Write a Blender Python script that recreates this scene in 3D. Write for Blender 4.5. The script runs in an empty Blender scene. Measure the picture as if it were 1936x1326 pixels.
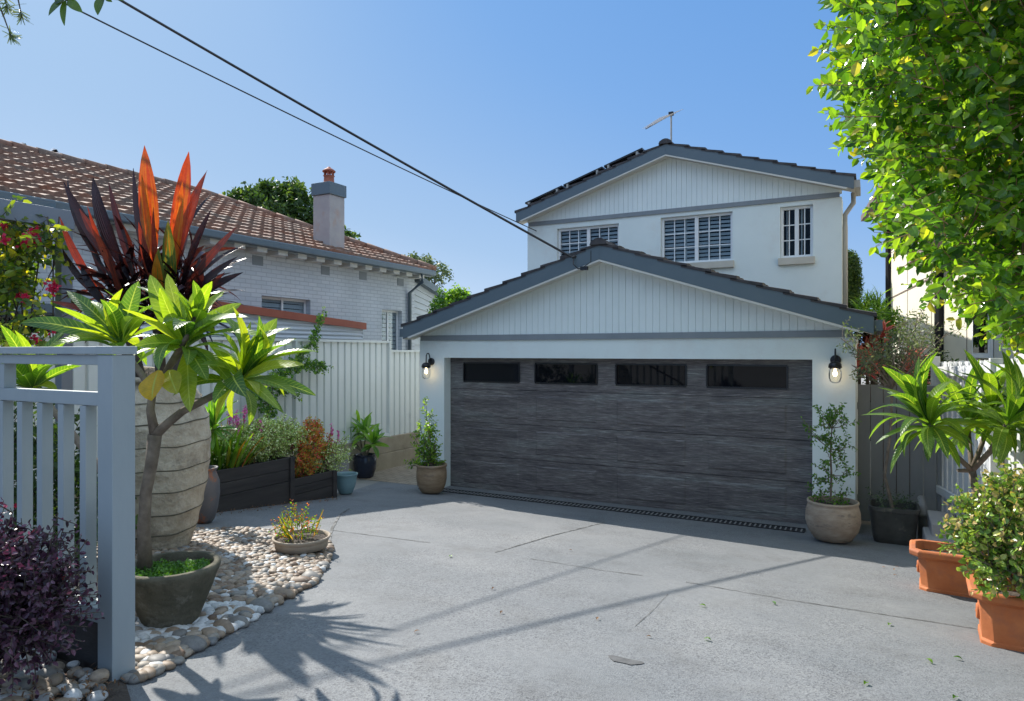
import bpy, math, random
import numpy as np
from mathutils import Vector
R_ = math.radians
rnd = random.Random(7)
rng = np.random.default_rng(7)
C = bpy.context.scene.collection
# ------------------------------------------------------------------ camera, sky, sun, exposure
TH = R_(27.8)
SN, CS = math.sin(TH), math.cos(TH)
FOC, CU, CV = 1291.0, 968.0, 665.0
cd = bpy.data.cameras.new('camera'); cam = bpy.data.objects.new('camera', cd); C.objects.link(cam)
cam.location = (0, 0, 0); cam.rotation_euler = (R_(90), 0, TH)
cd.sensor_width = 36; cd.lens = 36 * FOC / 1936; cd.clip_start = .05; cd.clip_end = 2000
cd.shift_y = (CV - 663) / 1936
bpy.context.scene.camera = cam
SUN_V = Vector((-1.0, .43, 1.0)).normalized()
ELEV = math.asin(SUN_V.z); AZ = math.atan2(SUN_V.x, SUN_V.y)      # azimuth from +Y towards +X
w = bpy.data.worlds.new('World'); bpy.context.scene.world = w; w.use_nodes = True
nt = w.node_tree; bgn = nt.nodes['Background']
sky = nt.nodes.new('ShaderNodeTexSky'); sky.sky_type = 'NISHITA'; sky.sun_disc = False
sky.sun_elevation = ELEV; sky.sun_rotation = AZ; sky.air_density = 1.0; sky.dust_density = .6; sky.ozone_density = 2.5
# evenly exposed sky: the Nishita sky's own brightness picks the blue, deep to pale towards the sun, except the darkest zone, brightened as added fill
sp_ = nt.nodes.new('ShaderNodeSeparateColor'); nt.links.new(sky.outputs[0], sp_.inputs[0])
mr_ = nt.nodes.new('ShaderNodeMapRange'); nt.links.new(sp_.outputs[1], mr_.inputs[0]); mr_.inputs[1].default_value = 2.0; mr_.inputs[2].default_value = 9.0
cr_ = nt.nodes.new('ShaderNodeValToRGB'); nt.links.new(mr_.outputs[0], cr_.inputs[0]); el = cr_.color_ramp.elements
el[0].position = 0; el[0].color = (.52,.68,.90,1); el[1].position = 1; el[1].color = (.42,.52,.66,1)  # lowest stops: unseen sky behind the camera, brightened to fill the shaded walls
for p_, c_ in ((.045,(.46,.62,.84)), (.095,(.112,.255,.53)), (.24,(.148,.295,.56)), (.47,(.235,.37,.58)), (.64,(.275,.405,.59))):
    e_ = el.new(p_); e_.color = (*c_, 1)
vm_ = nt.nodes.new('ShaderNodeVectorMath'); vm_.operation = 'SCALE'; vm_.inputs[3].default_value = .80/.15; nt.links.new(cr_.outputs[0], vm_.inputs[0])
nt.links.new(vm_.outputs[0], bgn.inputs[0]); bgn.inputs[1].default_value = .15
sd = bpy.data.lights.new('sun', 'SUN'); so = bpy.data.objects.new('sun', sd); C.objects.link(so)
sd.energy = 4.1; sd.angle = R_(.55); sd.color = (1, .95, .87)
so.rotation_euler = SUN_V.to_track_quat('Z', 'Y').to_euler()
vs = bpy.context.scene.view_settings
vs.view_transform = 'Standard'; vs.look = 'None'; vs.exposure = .88; vs.gamma = 1

# ------------------------------------------------------------------ places: picture ray -> point in the place
def ray(u, v):
    a = (u - CU) / FOC; c = (CV - v) / FOC
    return Vector((a * CS - SN, a * SN + CS, c))
def atF(u, v, F): return ray(u, v) * F
def atY(u, v, Y): r = ray(u, v); return r * (Y / r.y)
def atX(u, v, X): r = ray(u, v); return r * (X / r.x)
def gz(y): return -(1.28 + .102 * min(max(y, -2.0), 9.3))
def gnd(u, v):
    r = ray(u, v); F = -1.28 / (r.z + .102 * r.y)
    if F < 0 or F * r.y > 9.3: F = -2.229 / r.z
    return r * F
# ------------------------------------------------------------------ mesh building
class MB:
    def __init__(s): s.v = []; s.f = []; s.t = []; s.lc = {}
    def add(s, vs, fs, tint=0.5):
        o = len(s.v); s.v += [tuple(p) for p in vs]; s.f += [tuple(i + o for i in f) for f in fs]
        s.t += (list(tint) if hasattr(tint, '__len__') else [tint] * len(vs)); return s
    def box(s, x0, x1, y0, y1, z0, z1, tint=.5):
        if x0 > x1: x0, x1 = x1, x0
        if y0 > y1: y0, y1 = y1, y0
        if z0 > z1: z0, z1 = z1, z0
        s.add([(x0,y0,z0),(x1,y0,z0),(x1,y1,z0),(x0,y1,z0),(x0,y0,z1),(x1,y0,z1),(x1,y1,z1),(x0,y1,z1)],
              [(0,3,2,1),(4,5,6,7),(0,1,5,4),(1,2,6,5),(2,3,7,6),(3,0,4,7)], tint)
        return s
    def obox(s, p, q, w, h, up=(0,0,1), tint=.5):      # bar from p to q, width w (sideways), height h (along up)
        p, q, up = Vector(p), Vector(q), Vector(up); d = (q - p).normalized()
        sd_ = d.cross(up).normalized() * (w / 2); u2 = sd_.cross(d).normalized() * (h / 2)
        vs = [p - sd_ - u2, p + sd_ - u2, p + sd_ + u2, p - sd_ + u2, q - sd_ - u2, q + sd_ - u2, q + sd_ + u2, q - sd_ + u2]
        s.add(vs, [(0,1,2,3),(7,6,5,4),(0,4,5,1),(1,5,6,2),(2,6,7,3),(3,7,4,0)], tint); return s
    def prism(s, poly, d, tint=.5):                    # planar polygon swept by vector d
        n = len(poly); a = [Vector(p) for p in poly]; d = Vector(d); b = [p + d for p in a]
        s.add(a + b, [tuple(range(n)), tuple(range(2*n-1, n-1, -1))] + [(i, n+i, n+(i+1)%n, (i+1)%n) for i in range(n)], tint); return s
    def rings(s, rr, cap0=True, cap1=True, tint=.5):
        n = len(rr[0]); vs = [p for r in rr for p in r]; fs = []
        for k in range(len(rr) - 1):
            for i in range(n):
                j = (i + 1) % n; fs.append((k*n+i, k*n+j, (k+1)*n+j, (k+1)*n+i))
        if cap0: fs.append(tuple(range(n-1, -1, -1)))
        if cap1: fs.append(tuple((len(rr)-1)*n + i for i in range(n)))
        s.add(vs, fs, tint); return s
    def lathe(s, c, prof, n=40, cap0=True, cap1=False, wob=0, tint=.5):
        rr = []
        for r, z in prof:
            rr.append([(c[0] + r*(1 + wob*math.sin(3*a+z*9)) * math.cos(a), c[1] + r*(1+wob*math.sin(2*a+z*7)) * math.sin(a), c[2] + z) for a in [2*math.pi*i/n for i in range(n)]])
        return s.rings(rr, cap0, cap1, tint)
    def tube(s, pts, rads, n=8, tint=.5):
        pts = [Vector(p) for p in pts]
        if not hasattr(rads, '__len__'): rads = [rads] * len(pts)
        rr = []; ref = Vector((.31, .2, .93))
        for i, p in enumerate(pts):
            d = (pts[min(i+1, len(pts)-1)] - pts[max(i-1, 0)]).normalized()
            a = d.cross(ref)
            if a.length < .05: a = d.cross(Vector((1, 0, 0)))
            a.normalize(); b = d.cross(a)
            rr.append([p + (a*math.cos(t) + b*math.sin(t))*rads[i] for t in [2*math.pi*k/n for k in range(n)]])
        return s.rings(rr, tint=tint)
    def leaf(s, base, tip, W, bend=.1, nrm=(0,0,1), fold=.25, n=7, tint=.5, prof=None, wave=0.0):
        base, tip, nrm = Vector(base), Vector(tip), Vector(nrm); ax = tip - base; L = ax.length
        sd_ = ax.cross(nrm)
        if sd_.length < 1e-4: sd_ = ax.cross(Vector((0, 1, .1)))
        sd_.normalize(); up = sd_.cross(ax).normalized()
        vs, fs = [], []
        ph = rnd.random() * 6
        for i in range(n + 1):
            t = i / n
            c = base + ax*t + up*(bend*L*4*t*(1-t))
            wd = W/2 * (prof(t) if prof else (math.sin(math.pi * t**.8)**.75 if 0 < t < 1 else 0))
            wd = max(wd, .0015)
            wv = wave*W*math.sin(ph + t*9)
            vs += [c - sd_*wd + up*(fold*wd + wv), c, c + sd_*wd + up*(fold*wd - wv)]
        for i in range(n):
            a = 3*i; fs += [(a, a+1, a+4, a+3), (a+1, a+2, a+5, a+4)]
        o0 = len(s.v); s.add(vs, fs, tint); h = rnd.random()
        for i in range(n + 1):
            for q, ac in ((0,-1),(1,0),(2,1)): s.lc[o0+3*i+q] = (ac, i/n, h)
        return s
    def leaves(s, P, D, N, L, W, tint, fold=.2):       # many small leaves at once
        P, D, N = map(np.asarray, (P, D, N)); m = len(P)
        L = np.broadcast_to(np.asarray(L, float), (m,))[:, None]; W = np.broadcast_to(np.asarray(W, float), (m,))[:, None]
        D = D / (np.linalg.norm(D, axis=1, keepdims=True) + 1e-9); S = np.cross(D, N); S /= (np.linalg.norm(S, axis=1, keepdims=True) + 1e-9); U = np.cross(S, D)
        def q(t, sx, up): return P + D*L*t + S*W*sx + U*up
        V = np.stack([q(0,0,0*W), q(.3,-.42,W*fold), q(.3,0,0*W), q(.3,.42,W*fold), q(.7,-.38,W*fold*.5-L*.03), q(.7,0,-L*.06), q(.7,.38,W*fold*.5-L*.03), q(1,0,-L*.16)], 1)
        F = np.array([(0,2,1,0),(0,3,2,0),(1,2,5,4),(2,3,6,5),(4,5,7,4),(5,6,7,5)])
        o = len(s.v); s.v += [tuple(x) for x in V.reshape(-1, 3)]
        for k in range(m):
            b = o + 8*k
            s.f += [(b,b+2,b+1),(b,b+3,b+2),(b+1,b+2,b+5,b+4),(b+2,b+3,b+6,b+5),(b+4,b+5,b+7),(b+5,b+6,b+7)]
        s.t += list(np.repeat(np.broadcast_to(np.asarray(tint, float), (m,)), 8)); return s
    def build(s, name, mat, parent=None, smooth=False, bevel=0, label=None, kind=None):
        off = Vector((0, 0, 0)); p = parent
        while p is not None: off += p.location; p = p.parent
        me = bpy.data.meshes.new(name)
        vs = np.array(s.v, float) - np.array(off)
        me.from_pydata([tuple(x) for x in vs], [], s.f)
        at = me.attributes.new('tint', 'FLOAT', 'POINT'); at.data.foreach_set('value', np.array(s.t, dtype=np.float32))
        if s.lc:
            A3 = np.zeros((len(vs), 3), dtype=np.float32)
            for k, q in s.lc.items(): A3[k] = q
            a3 = me.attributes.new('leafpos', 'FLOAT_VECTOR', 'POINT'); a3.data.foreach_set('vector', A3.ravel())
        me.materials.append(mat)
        if smooth: me.polygons.foreach_set('use_smooth', [True] * len(me.polygons))
        me.update()
        o = bpy.data.objects.new(name, me); C.objects.link(o); o.parent = parent
        if bevel:
            b = o.modifiers.new('bevel', 'BEVEL'); b.width = bevel; b.segments = 2; b.limit_method = 'ANGLE'; b.angle_limit = R_(40)
        if label: o['label'] = label
        if kind: o['kind'] = kind
        return o
def box(*a): return MB().box(*a)
def tag(o, label=None, cat=None, group=None, kind=None):
    if label: o['label'] = label
    if cat: o['category'] = cat
    if group: o['group'] = group
    if kind: o['kind'] = kind
    return o
def thing(name, label, cat, loc=(0,0,0), group=None):
    o = bpy.data.objects.new(name, None); C.objects.link(o); o.location = loc; o.empty_display_size = .2
    return tag(o, label, cat, group)

# ------------------------------------------------------------------ materials
def newmat(name):
    m = bpy.data.materials.new(name); m.use_nodes = True; return m, m.node_tree, m.node_tree.nodes['Principled BSDF']
def N_(nt, t, **k):
    n = nt.nodes.new(t)
    for a, b in k.items():
        if a in n.inputs: n.inputs[a].default_value = b
        else: setattr(n, a, b)
    return n
def ramp(nt, stops):
    r = nt.nodes.new('ShaderNodeValToRGB'); e = r.color_ramp.elements
    e[0].position, e[0].color = stops[0][0], (*stops[0][1], 1); e[1].position, e[1].color = stops[-1][0], (*stops[-1][1], 1)
    for p, c in stops[1:-1]:
        x = e.new(p); x.color = (*c, 1)
    return r
def mat(name, c1, c2=None, scale=3, stretch=(1,1,1), rough=.7, bump=.15, bscale=60, bdist=.004, detail=6, metal=0, spec=.5, lo=.3, hi=.7, c3=None, s3=.5, lo3=.55, hi3=.7, coat=0):
    """two colours mixed by noise, optional third as patches, fine bump"""
    m, nt, b = newmat(name); c2 = c2 or c1
    tc = N_(nt, 'ShaderNodeTexCoord'); mp = N_(nt, 'ShaderNodeMapping'); mp.inputs['Scale'].default_value = stretch
    nt.links.new(tc.outputs['Object'], mp.inputs[0])
    n1 = N_(nt, 'ShaderNodeTexNoise', Scale=scale, Detail=detail, Roughness=.62); nt.links.new(mp.outputs[0], n1.inputs[0])
    r = ramp(nt, [(lo, c1), (hi, c2)]); nt.links.new(n1.outputs[0], r.inputs[0]); col = r.outputs[0]
    if c3:
        n3 = N_(nt, 'ShaderNodeTexNoise', Scale=s3, Detail=8, Roughness=.7); nt.links.new(mp.outputs[0], n3.inputs[0])
        r3 = ramp(nt, [(lo3, (0,0,0)), (hi3, (1,1,1))]); nt.links.new(n3.outputs[0], r3.inputs[0])
        mx = N_(nt, 'ShaderNodeMixRGB'); nt.links.new(r3.outputs[0], mx.inputs[0]); nt.links.new(col, mx.inputs[1]); mx.inputs[2].default_value = (*c3, 1); col = mx.outputs[0]
    nt.links.new(col, b.inputs['Base Color'])
    b.inputs['Roughness'].default_value = rough; b.inputs['Metallic'].default_value = metal; b.inputs['Specular IOR Level'].default_value = spec
    if coat: b.inputs['Coat Weight'].default_value = coat; b.inputs['Coat Roughness'].default_value = .15
    if bump:
        n2 = N_(nt, 'ShaderNodeTexNoise', Scale=bscale, Detail=5); nt.links.new(mp.outputs[0], n2.inputs[0])
        bp = N_(nt, 'ShaderNodeBump', Strength=bump, Distance=bdist); nt.links.new(n2.outputs[0], bp.inputs['Height']); nt.links.new(bp.outputs[0], b.inputs['Normal'])
    return m
def leafmat(name, stops, trans=.4, tcol=None, rough=.35, spec=.5, veins=None):
    """colour by each leaf's own tint, with light passing through"""
    m, nt, b = newmat(name)
    at = N_(nt, 'ShaderNodeAttribute'); at.attribute_name = 'tint'
    r = ramp(nt, stops); nt.links.new(at.outputs['Fac'], r.inputs[0])
    nz = N_(nt, 'ShaderNodeTexNoise', Scale=30., Detail=3); tc = N_(nt, 'ShaderNodeTexCoord'); nt.links.new(tc.outputs['Object'], nz.inputs[0])
    hv = N_(nt, 'ShaderNodeHueSaturation'); mr = N_(nt, 'ShaderNodeMapRange'); mr.inputs[3].default_value = .7; mr.inputs[4].default_value = 1.3
    nt.links.new(nz.outputs[0], mr.inputs[0]); nt.links.new(mr.outputs[0], hv.inputs['Value']); nt.links.new(r.outputs[0], hv.inputs['Color'])
    colout = hv.outputs[0]
    if veins:
        la = N_(nt, 'ShaderNodeAttribute'); la.attribute_name = 'leafpos'; sp = N_(nt, 'ShaderNodeSeparateXYZ'); nt.links.new(la.outputs['Vector'], sp.inputs[0])
        def mth(op, x, y=None, z=None):
            q = N_(nt, 'ShaderNodeMath', operation=op)
            for k, w_ in enumerate((x, y, z)):
                if w_ is None: continue
                if isinstance(w_, (int, float)): q.inputs[k].default_value = w_
                else: nt.links.new(w_, q.inputs[k])
            return q.outputs[0]
        ab = mth('ABSOLUTE', sp.outputs[0]); mid = mth('LESS_THAN', ab, .07 if veins == 'ribs' else .04)
        if veins == 'ribs':
            ph = mth('SUBTRACT', mth('MULTIPLY', sp.outputs[1], 17.), mth('MULTIPLY', ab, 1.6)); sn = mth('SINE', mth('MULTIPLY', ph, 6.283))
            lat = mth('MULTIPLY', mth('MULTIPLY', mth('GREATER_THAN', sn, .82), mth('LESS_THAN', ab, .9)), .35); vv = mth('MAXIMUM', mid, lat)
            mxv = N_(nt, 'ShaderNodeMixRGB'); nt.links.new(mth('MULTIPLY', vv, .75), mxv.inputs[0]); nt.links.new(colout, mxv.inputs[1]); mxv.inputs[2].default_value = (.34,.42,.14,1); colout = mxv.outputs[0]
            hgt = sn
        else:
            cx = N_(nt, 'ShaderNodeCombineXYZ'); nt.links.new(mth('MULTIPLY', sp.outputs[0], 3.5), cx.inputs[0]); nt.links.new(mth('MULTIPLY', sp.outputs[1], 2.2), cx.inputs[1]); nt.links.new(mth('MULTIPLY', sp.outputs[2], 40.), cx.inputs[2])
            ns = N_(nt, 'ShaderNodeTexNoise', Scale=1.0, Detail=4., Roughness=.7); nt.links.new(cx.outputs[0], ns.inputs[0])
            tt = mth('ADD', at.outputs['Fac'], mth('MULTIPLY', mth('SUBTRACT', ns.outputs[0], .5), .55)); nt.links.new(tt, r.inputs[0])
            hgt = mth('SINE', mth('MULTIPLY', sp.outputs[0], 26.))
        bpv = N_(nt, 'ShaderNodeBump', Strength=.35, Distance=.002); nt.links.new(hgt, bpv.inputs['Height']); nt.links.new(bpv.outputs[0], b.inputs['Normal'])
    nt.links.new(colout, b.inputs['Base Color']); b.inputs['Roughness'].default_value = rough; b.inputs['Specular IOR Level'].default_value = spec
    tr = N_(nt, 'ShaderNodeBsdfTranslucent'); mul = N_(nt, 'ShaderNodeMixRGB'); mul.blend_type = 'MULTIPLY'; mul.inputs[0].default_value = 1
    nt.links.new(colout, mul.inputs[1]); mul.inputs[2].default_value = (*(tcol or (2.6, 2.4, .6)), 1); nt.links.new(mul.outputs[0], tr.inputs[0])
    mx = N_(nt, 'ShaderNodeMixShader'); mx.inputs[0].default_value = trans
    nt.links.new(b.outputs[0], mx.inputs[1]); nt.links.new(tr.outputs[0], mx.inputs[2])
    nt.links.new(mx.outputs[0], nt.nodes['Material Output'].inputs[0]); return m
def glassmat(name, rough=.03, tint=(.8,.85,.88)):
    m, nt, b = newmat(name)
    g = N_(nt, 'ShaderNodeBsdfGlossy'); g.inputs['Roughness'].default_value = rough
    t = N_(nt, 'ShaderNodeBsdfTransparent'); t.inputs[0].default_value = (*tint, 1)
    fr = N_(nt, 'ShaderNodeFresnel', IOR=1.25); mx = N_(nt, 'ShaderNodeMixShader')
    nt.links.new(fr.outputs[0], mx.inputs[0]); nt.links.new(t.outputs[0], mx.inputs[1]); nt.links.new(g.outputs[0], mx.inputs[2])
    nt.links.new(mx.outputs[0], nt.nodes['Material Output'].inputs[0]); return m
def brickmat(name, c1, c2, mortar, axis='YZ', w=.23, h=.076, m_=.008, rough=.8, bump=.5):
    m, nt, b = newmat(name)
    tc = N_(nt, 'ShaderNodeTexCoord'); sx = N_(nt, 'ShaderNodeSeparateXYZ'); cx = N_(nt, 'ShaderNodeCombineXYZ')
    nt.links.new(tc.outputs['Object'], sx.inputs[0]); nt.links.new(sx.outputs[axis[0]], cx.inputs[0]); nt.links.new(sx.outputs[axis[1]], cx.inputs[1])
    br = N_(nt, 'ShaderNodeTexBrick'); br.inputs['Scale'].default_value = 1; br.inputs['Brick Width'].default_value = w; br.inputs['Row Height'].default_value = h
    br.inputs['Mortar Size'].default_value = m_; br.inputs['Mortar Smooth'].default_value = .3
    br.inputs['Color1'].default_value = (*c1, 1); br.inputs['Color2'].default_value = (*c2, 1); br.inputs['Mortar'].default_value = (*mortar, 1)
    nt.links.new(cx.outputs[0], br.inputs[0])
    nz = N_(nt, 'ShaderNodeTexNoise', Scale=1.2, Detail=7); nt.links.new(tc.outputs['Object'], nz.inputs[0])
    mr = N_(nt, 'ShaderNodeMapRange'); mr.inputs[3].default_value = .78; mr.inputs[4].default_value = 1.2; nt.links.new(nz.outputs[0], mr.inputs[0])
    hv = N_(nt, 'ShaderNodeHueSaturation'); nt.links.new(br.outputs[0], hv.inputs['Color']); nt.links.new(mr.outputs[0], hv.inputs['Value'])
    nt.links.new(hv.outputs[0], b.inputs['Base Color']); b.inputs['Roughness'].default_value = rough
    bp = N_(nt, 'ShaderNodeBump', Strength=bump, Distance=.01); bp.invert = True
    nt.links.new(br.outputs['Fac'], bp.inputs['Height']); nt.links.new(bp.outputs[0], b.inputs['Normal']); return m

M = {}
M['render'] = mat('white_render', (.70,.765,.745), (.76,.82,.80), scale=1.3, rough=.85, bump=.5, bscale=70, bdist=.004, c3=(.68,.69,.66), s3=1.1, lo3=.52, hi3=.75)
M['clad'] = mat('white_cladding', (.71,.775,.765), (.77,.83,.82), scale=2, rough=.6, bump=.08)
M['barge'] = mat('slate_paint', (.095,.13,.155), (.11,.145,.17), scale=2, rough=.45, bump=.06)
M['slate2'] = mat('arbour_paint', (.17,.20,.245), (.21,.24,.285), rough=.5, bump=.08)
M['trim'] = mat('grey_trim', (.20,.225,.245), (.24,.265,.285), rough=.55, bump=.05)
M['soffit'] = mat('soffit_paint', (.60,.58,.53), rough=.7, bump=.05)
M['dtile'] = mat('dark_roof_tile', (.028,.026,.03), (.075,.065,.065), scale=7, rough=.7, bump=.3, c3=(.16,.13,.11), s3=3.5, lo3=.62, hi3=.75)
M['white'] = mat('white_paint', (.74,.75,.75), (.78,.79,.79), rough=.4, bump=.03)
M['sill'] = mat('cream_sill', (.52,.48,.40), (.6,.56,.48), rough=.8, bump=.2)
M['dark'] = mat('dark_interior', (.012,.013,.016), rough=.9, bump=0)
M['blackm'] = mat('black_metal', (.012,.012,.014), rough=.35, bump=.03)
M['glass'] = glassmat('clear_glass')
m, nt, b = newmat('dark_glass'); b.inputs['Base Color'].default_value = (.006,.007,.01,1); b.inputs['Roughness'].default_value = .02; b.inputs['Specular IOR Level'].default_value = .22; M['dglass'] = m
M['pipe'] = mat('downpipe_paint', (.36,.35,.32), rough=.5, bump=.03)
# garage door: woodgrain printed steel
def doormat():
    m, nt, b = newmat('garage_door_woodgrain')
    tc = N_(nt, 'ShaderNodeTexCoord'); mp = N_(nt, 'ShaderNodeMapping'); mp.inputs['Scale'].default_value = (3.6, 1, 78); nt.links.new(tc.outputs['Object'], mp.inputs[0])
    n1 = N_(nt, 'ShaderNodeTexNoise', Scale=1.6, Detail=9, Roughness=.72, Distortion=.25); nt.links.new(mp.outputs[0], n1.inputs[0])
    r1 = ramp(nt, [(.34,(.055,.048,.05)), (.45,(.105,.097,.098)), (.56,(.165,.155,.155)), (.64,(.30,.285,.28)), (.74,(.48,.46,.45))]); nt.links.new(n1.outputs[0], r1.inputs[0])
    mp2 = N_(nt, 'ShaderNodeMapping'); mp2.inputs['Scale'].default_value = (.55, 1, 3.2); nt.links.new(tc.outputs['Object'], mp2.inputs[0])
    n2 = N_(nt, 'ShaderNodeTexNoise', Scale=1.7, Detail=6, Roughness=.6); nt.links.new(mp2.outputs[0], n2.inputs[0])
    r2 = ramp(nt, [(.36,(.68,.64,.64)), (.50,(1,.94,.90)), (.64,(1.12,1.16,1.1))]); nt.links.new(n2.outputs[0], r2.inputs[0])
    mx = N_(nt, 'ShaderNodeMixRGB'); mx.blend_type = 'MULTIPLY'; mx.inputs[0].default_value = 1
    nt.links.new(r1.outputs[0], mx.inputs[1]); nt.links.new(r2.outputs[0], mx.inputs[2]); nt.links.new(mx.outputs[0], b.inputs['Base Color'])
    b.inputs['Roughness'].default_value = .55
    bp = N_(nt, 'ShaderNodeBump', Strength=.4, Distance=.002); nt.links.new(n1.outputs[0], bp.inputs['Height']); nt.links.new(bp.outputs[0], b.inputs['Normal'])
    return m
M['door'] = doormat()
def concretemat():
    m, nt, b = newmat('driveway_concrete')
    tc = N_(nt, 'ShaderNodeTexCoord'); O = tc.outputs['Object']
    def nz(s, d=6, r=.6): n = N_(nt, 'ShaderNodeTexNoise', Scale=float(s), Detail=float(d), Roughness=r); nt.links.new(O, n.inputs[0]); return n.outputs[0]
    base = ramp(nt, [(.3,(.135,.145,.152)), (.5,(.165,.172,.178)), (.72,(.205,.209,.21))]); nt.links.new(nz(.7, 9, .65), base.inputs[0])
    vo = N_(nt, 'ShaderNodeTexVoronoi', Scale=120.); nt.links.new(O, vo.inputs[0])
    sp = ramp(nt, [(0.0,(.34,.34,.36)), (.4,(.93,.93,.94)), (1,(1.28,1.27,1.24))]); nt.links.new(vo.outputs['Color'], sp.inputs[0])
    msk = ramp(nt, [(.40,(.12,.12,.12)), (.60,(1,1,1))]); nt.links.new(nz(.9, 6), msk.inputs[0])
    mx = N_(nt, 'ShaderNodeMixRGB'); mx.blend_type = 'MULTIPLY'; nt.links.new(msk.outputs[0], mx.inputs[0]); nt.links.new(base.outputs[0], mx.inputs[1]); nt.links.new(sp.outputs[0], mx.inputs[2])
    f = ramp(nt, [(.36,(.62,.62,.64)), (.52,(1,1,1)), (.7,(1.12,1.12,1.1))]); nt.links.new(nz(26, 8, .75), f.inputs[0])
    m2 = N_(nt, 'ShaderNodeMixRGB'); m2.blend_type = 'MULTIPLY'; m2.inputs[0].default_value = .35; nt.links.new(mx.outputs[0], m2.inputs[1]); nt.links.new(f.outputs[0], m2.inputs[2])
    st = ramp(nt, [(.50,(1,1,1)), (.62,(.86,.85,.84)), (.76,(.66,.64,.62))]); nt.links.new(nz(2.3, 8, .7), st.inputs[0])
    m3 = N_(nt, 'ShaderNodeMixRGB'); m3.blend_type = 'MULTIPLY'; m3.inputs[0].default_value = .8; nt.links.new(m2.outputs[0], m3.inputs[1]); nt.links.new(st.outputs[0], m3.inputs[2])
    nt.links.new(m3.outputs[0], b.inputs['Base Color']); b.inputs['Roughness'].default_value = .78
    bp = N_(nt, 'ShaderNodeBump', Strength=.5, Distance=.004); nt.links.new(vo.outputs['Distance'], bp.inputs['Height']); nt.links.new(bp.outputs[0], b.inputs['Normal'])
    return m
M['concrete'] = concretemat()
M['joint'] = mat('joint_dirt', (.07,.07,.065), (.2,.2,.2), scale=9, rough=.9, bump=0, lo=.45, hi=.6)
M['soil'] = mat('garden_soil', (.035,.026,.02), (.09,.07,.055), scale=12, rough=.95, bump=.8, bscale=40, bdist=.02)
M['lawn'] = mat('ground_earth', (.20,.19,.17), (.27,.26,.24), scale=.6, rough=.95, bump=.5, bscale=20, bdist=.02)
M['fencepaint'] = mat('blue_grey_paint', (.27,.315,.335), (.32,.36,.38), scale=4, stretch=(1,1,.35), rough=.5, bump=.12, bscale=50)
M['pbrick'] = brickmat('painted_brick', (.50,.53,.56), (.56,.58,.60), (.40,.42,.45), 'YZ')
M['pbrick2'] = brickmat('painted_brick_front', (.40,.42,.44), (.45,.465,.48), (.30,.315,.34), 'XZ')
M['cream'] = mat('cream_board', (.64,.60,.49), (.70,.655,.55), scale=.8, rough=.8, bump=.05)
M['brownroof'] = mat('brown_roof', (.12,.085,.07), (.17,.12,.10), rough=.7, bump=.1)
def tilemat():
    m, nt, b = newmat('terracotta_roof_tile')
    tc = N_(nt, 'ShaderNodeTexCoord')
    sx = N_(nt, 'ShaderNodeSeparateXYZ'); nt.links.new(tc.outputs['Object'], sx.inputs[0])
    def fl(o, k):
        a = N_(nt, 'ShaderNodeMath', operation='MULTIPLY'); nt.links.new(o, a.inputs[0]); a.inputs[1].default_value = k
        f = N_(nt, 'ShaderNodeMath', operation='FLOOR'); nt.links.new(a.outputs[0], f.inputs[0]); return f.outputs[0]
    cx = N_(nt, 'ShaderNodeCombineXYZ'); nt.links.new(fl(sx.outputs[0], 1/.3), cx.inputs[0]); nt.links.new(fl(sx.outputs[1], 1/.26), cx.inputs[1])
    wn = N_(nt, 'ShaderNodeTexWhiteNoise'); nt.links.new(cx.outputs[0], wn.inputs[0])
    n1 = N_(nt, 'ShaderNodeTexNoise', Scale=.5, Detail=8., Roughness=.7); nt.links.new(tc.outputs['Object'], n1.inputs[0])
    ad = N_(nt, 'ShaderNodeMath', operation='MULTIPLY_ADD'); nt.links.new(wn.outputs[0], ad.inputs[0]); ad.inputs[1].default_value = .35; nt.links.new(n1.outputs[0], ad.inputs[2])
    r = ramp(nt, [(.42,(.25,.105,.06)), (.62,(.235,.13,.09)), (.85,(.20,.14,.11)), (1.0,(.155,.125,.11))]); nt.links.new(ad.outputs[0], r.inputs[0])
    n2 = N_(nt, 'ShaderNodeTexNoise', Scale=14., Detail=6., Roughness=.7); nt.links.new(tc.outputs['Object'], n2.inputs[0])
    r2 = ramp(nt, [(.35,(.6,.58,.56)), (.6,(1.1,1.08,1.05))]); nt.links.new(n2.outputs[0], r2.inputs[0])
    mx = N_(nt, 'ShaderNodeMixRGB'); mx.blend_type = 'MULTIPLY'; mx.inputs[0].default_value = .9; nt.links.new(r.outputs[0], mx.inputs[1]); nt.links.new(r2.outputs[0], mx.inputs[2])
    nt.links.new(mx.outputs[0], b.inputs['Base Color']); b.inputs['Roughness'].default_value = .8; return m
M['ttile'] = tilemat()
M['redpot'] = mat('chimney_pot_clay', (.30,.075,.04), (.38,.12,.07), rough=.7, bump=.1)
M['chim'] = mat('chimney_render', (.34,.31,.31), (.44,.40,.38), scale=3, rough=.85, bump=.25, c3=(.42,.27,.20), s3=2.2, lo3=.55, hi3=.75)
M['rust'] = mat('rust_red_fascia', (.27,.062,.035), (.33,.085,.045), scale=3, rough=.5, bump=.08)
M['colorb'] = mat('cream_grey_steel', (.72,.73,.68), (.77,.78,.73), scale=1.5, rough=.4, bump=.02, c3=(.60,.60,.55), s3=1.5, lo3=.6, hi3=.8)
M['corr'] = mat('white_corrugated_steel', (.55,.58,.60), rough=.4, bump=.02)
M['sleeper'] = mat('stained_block', (.30,.245,.17), (.42,.35,.25), scale=3, rough=.9, bump=.5, bscale=30, bdist=.01, c3=(.13,.10,.07), s3=1.8)
M['paving'] = brickmat('old_paving', (.28,.22,.16), (.34,.28,.21), (.12,.09,.07), 'XY', w=.23, h=.115, m_=.008)
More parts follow.
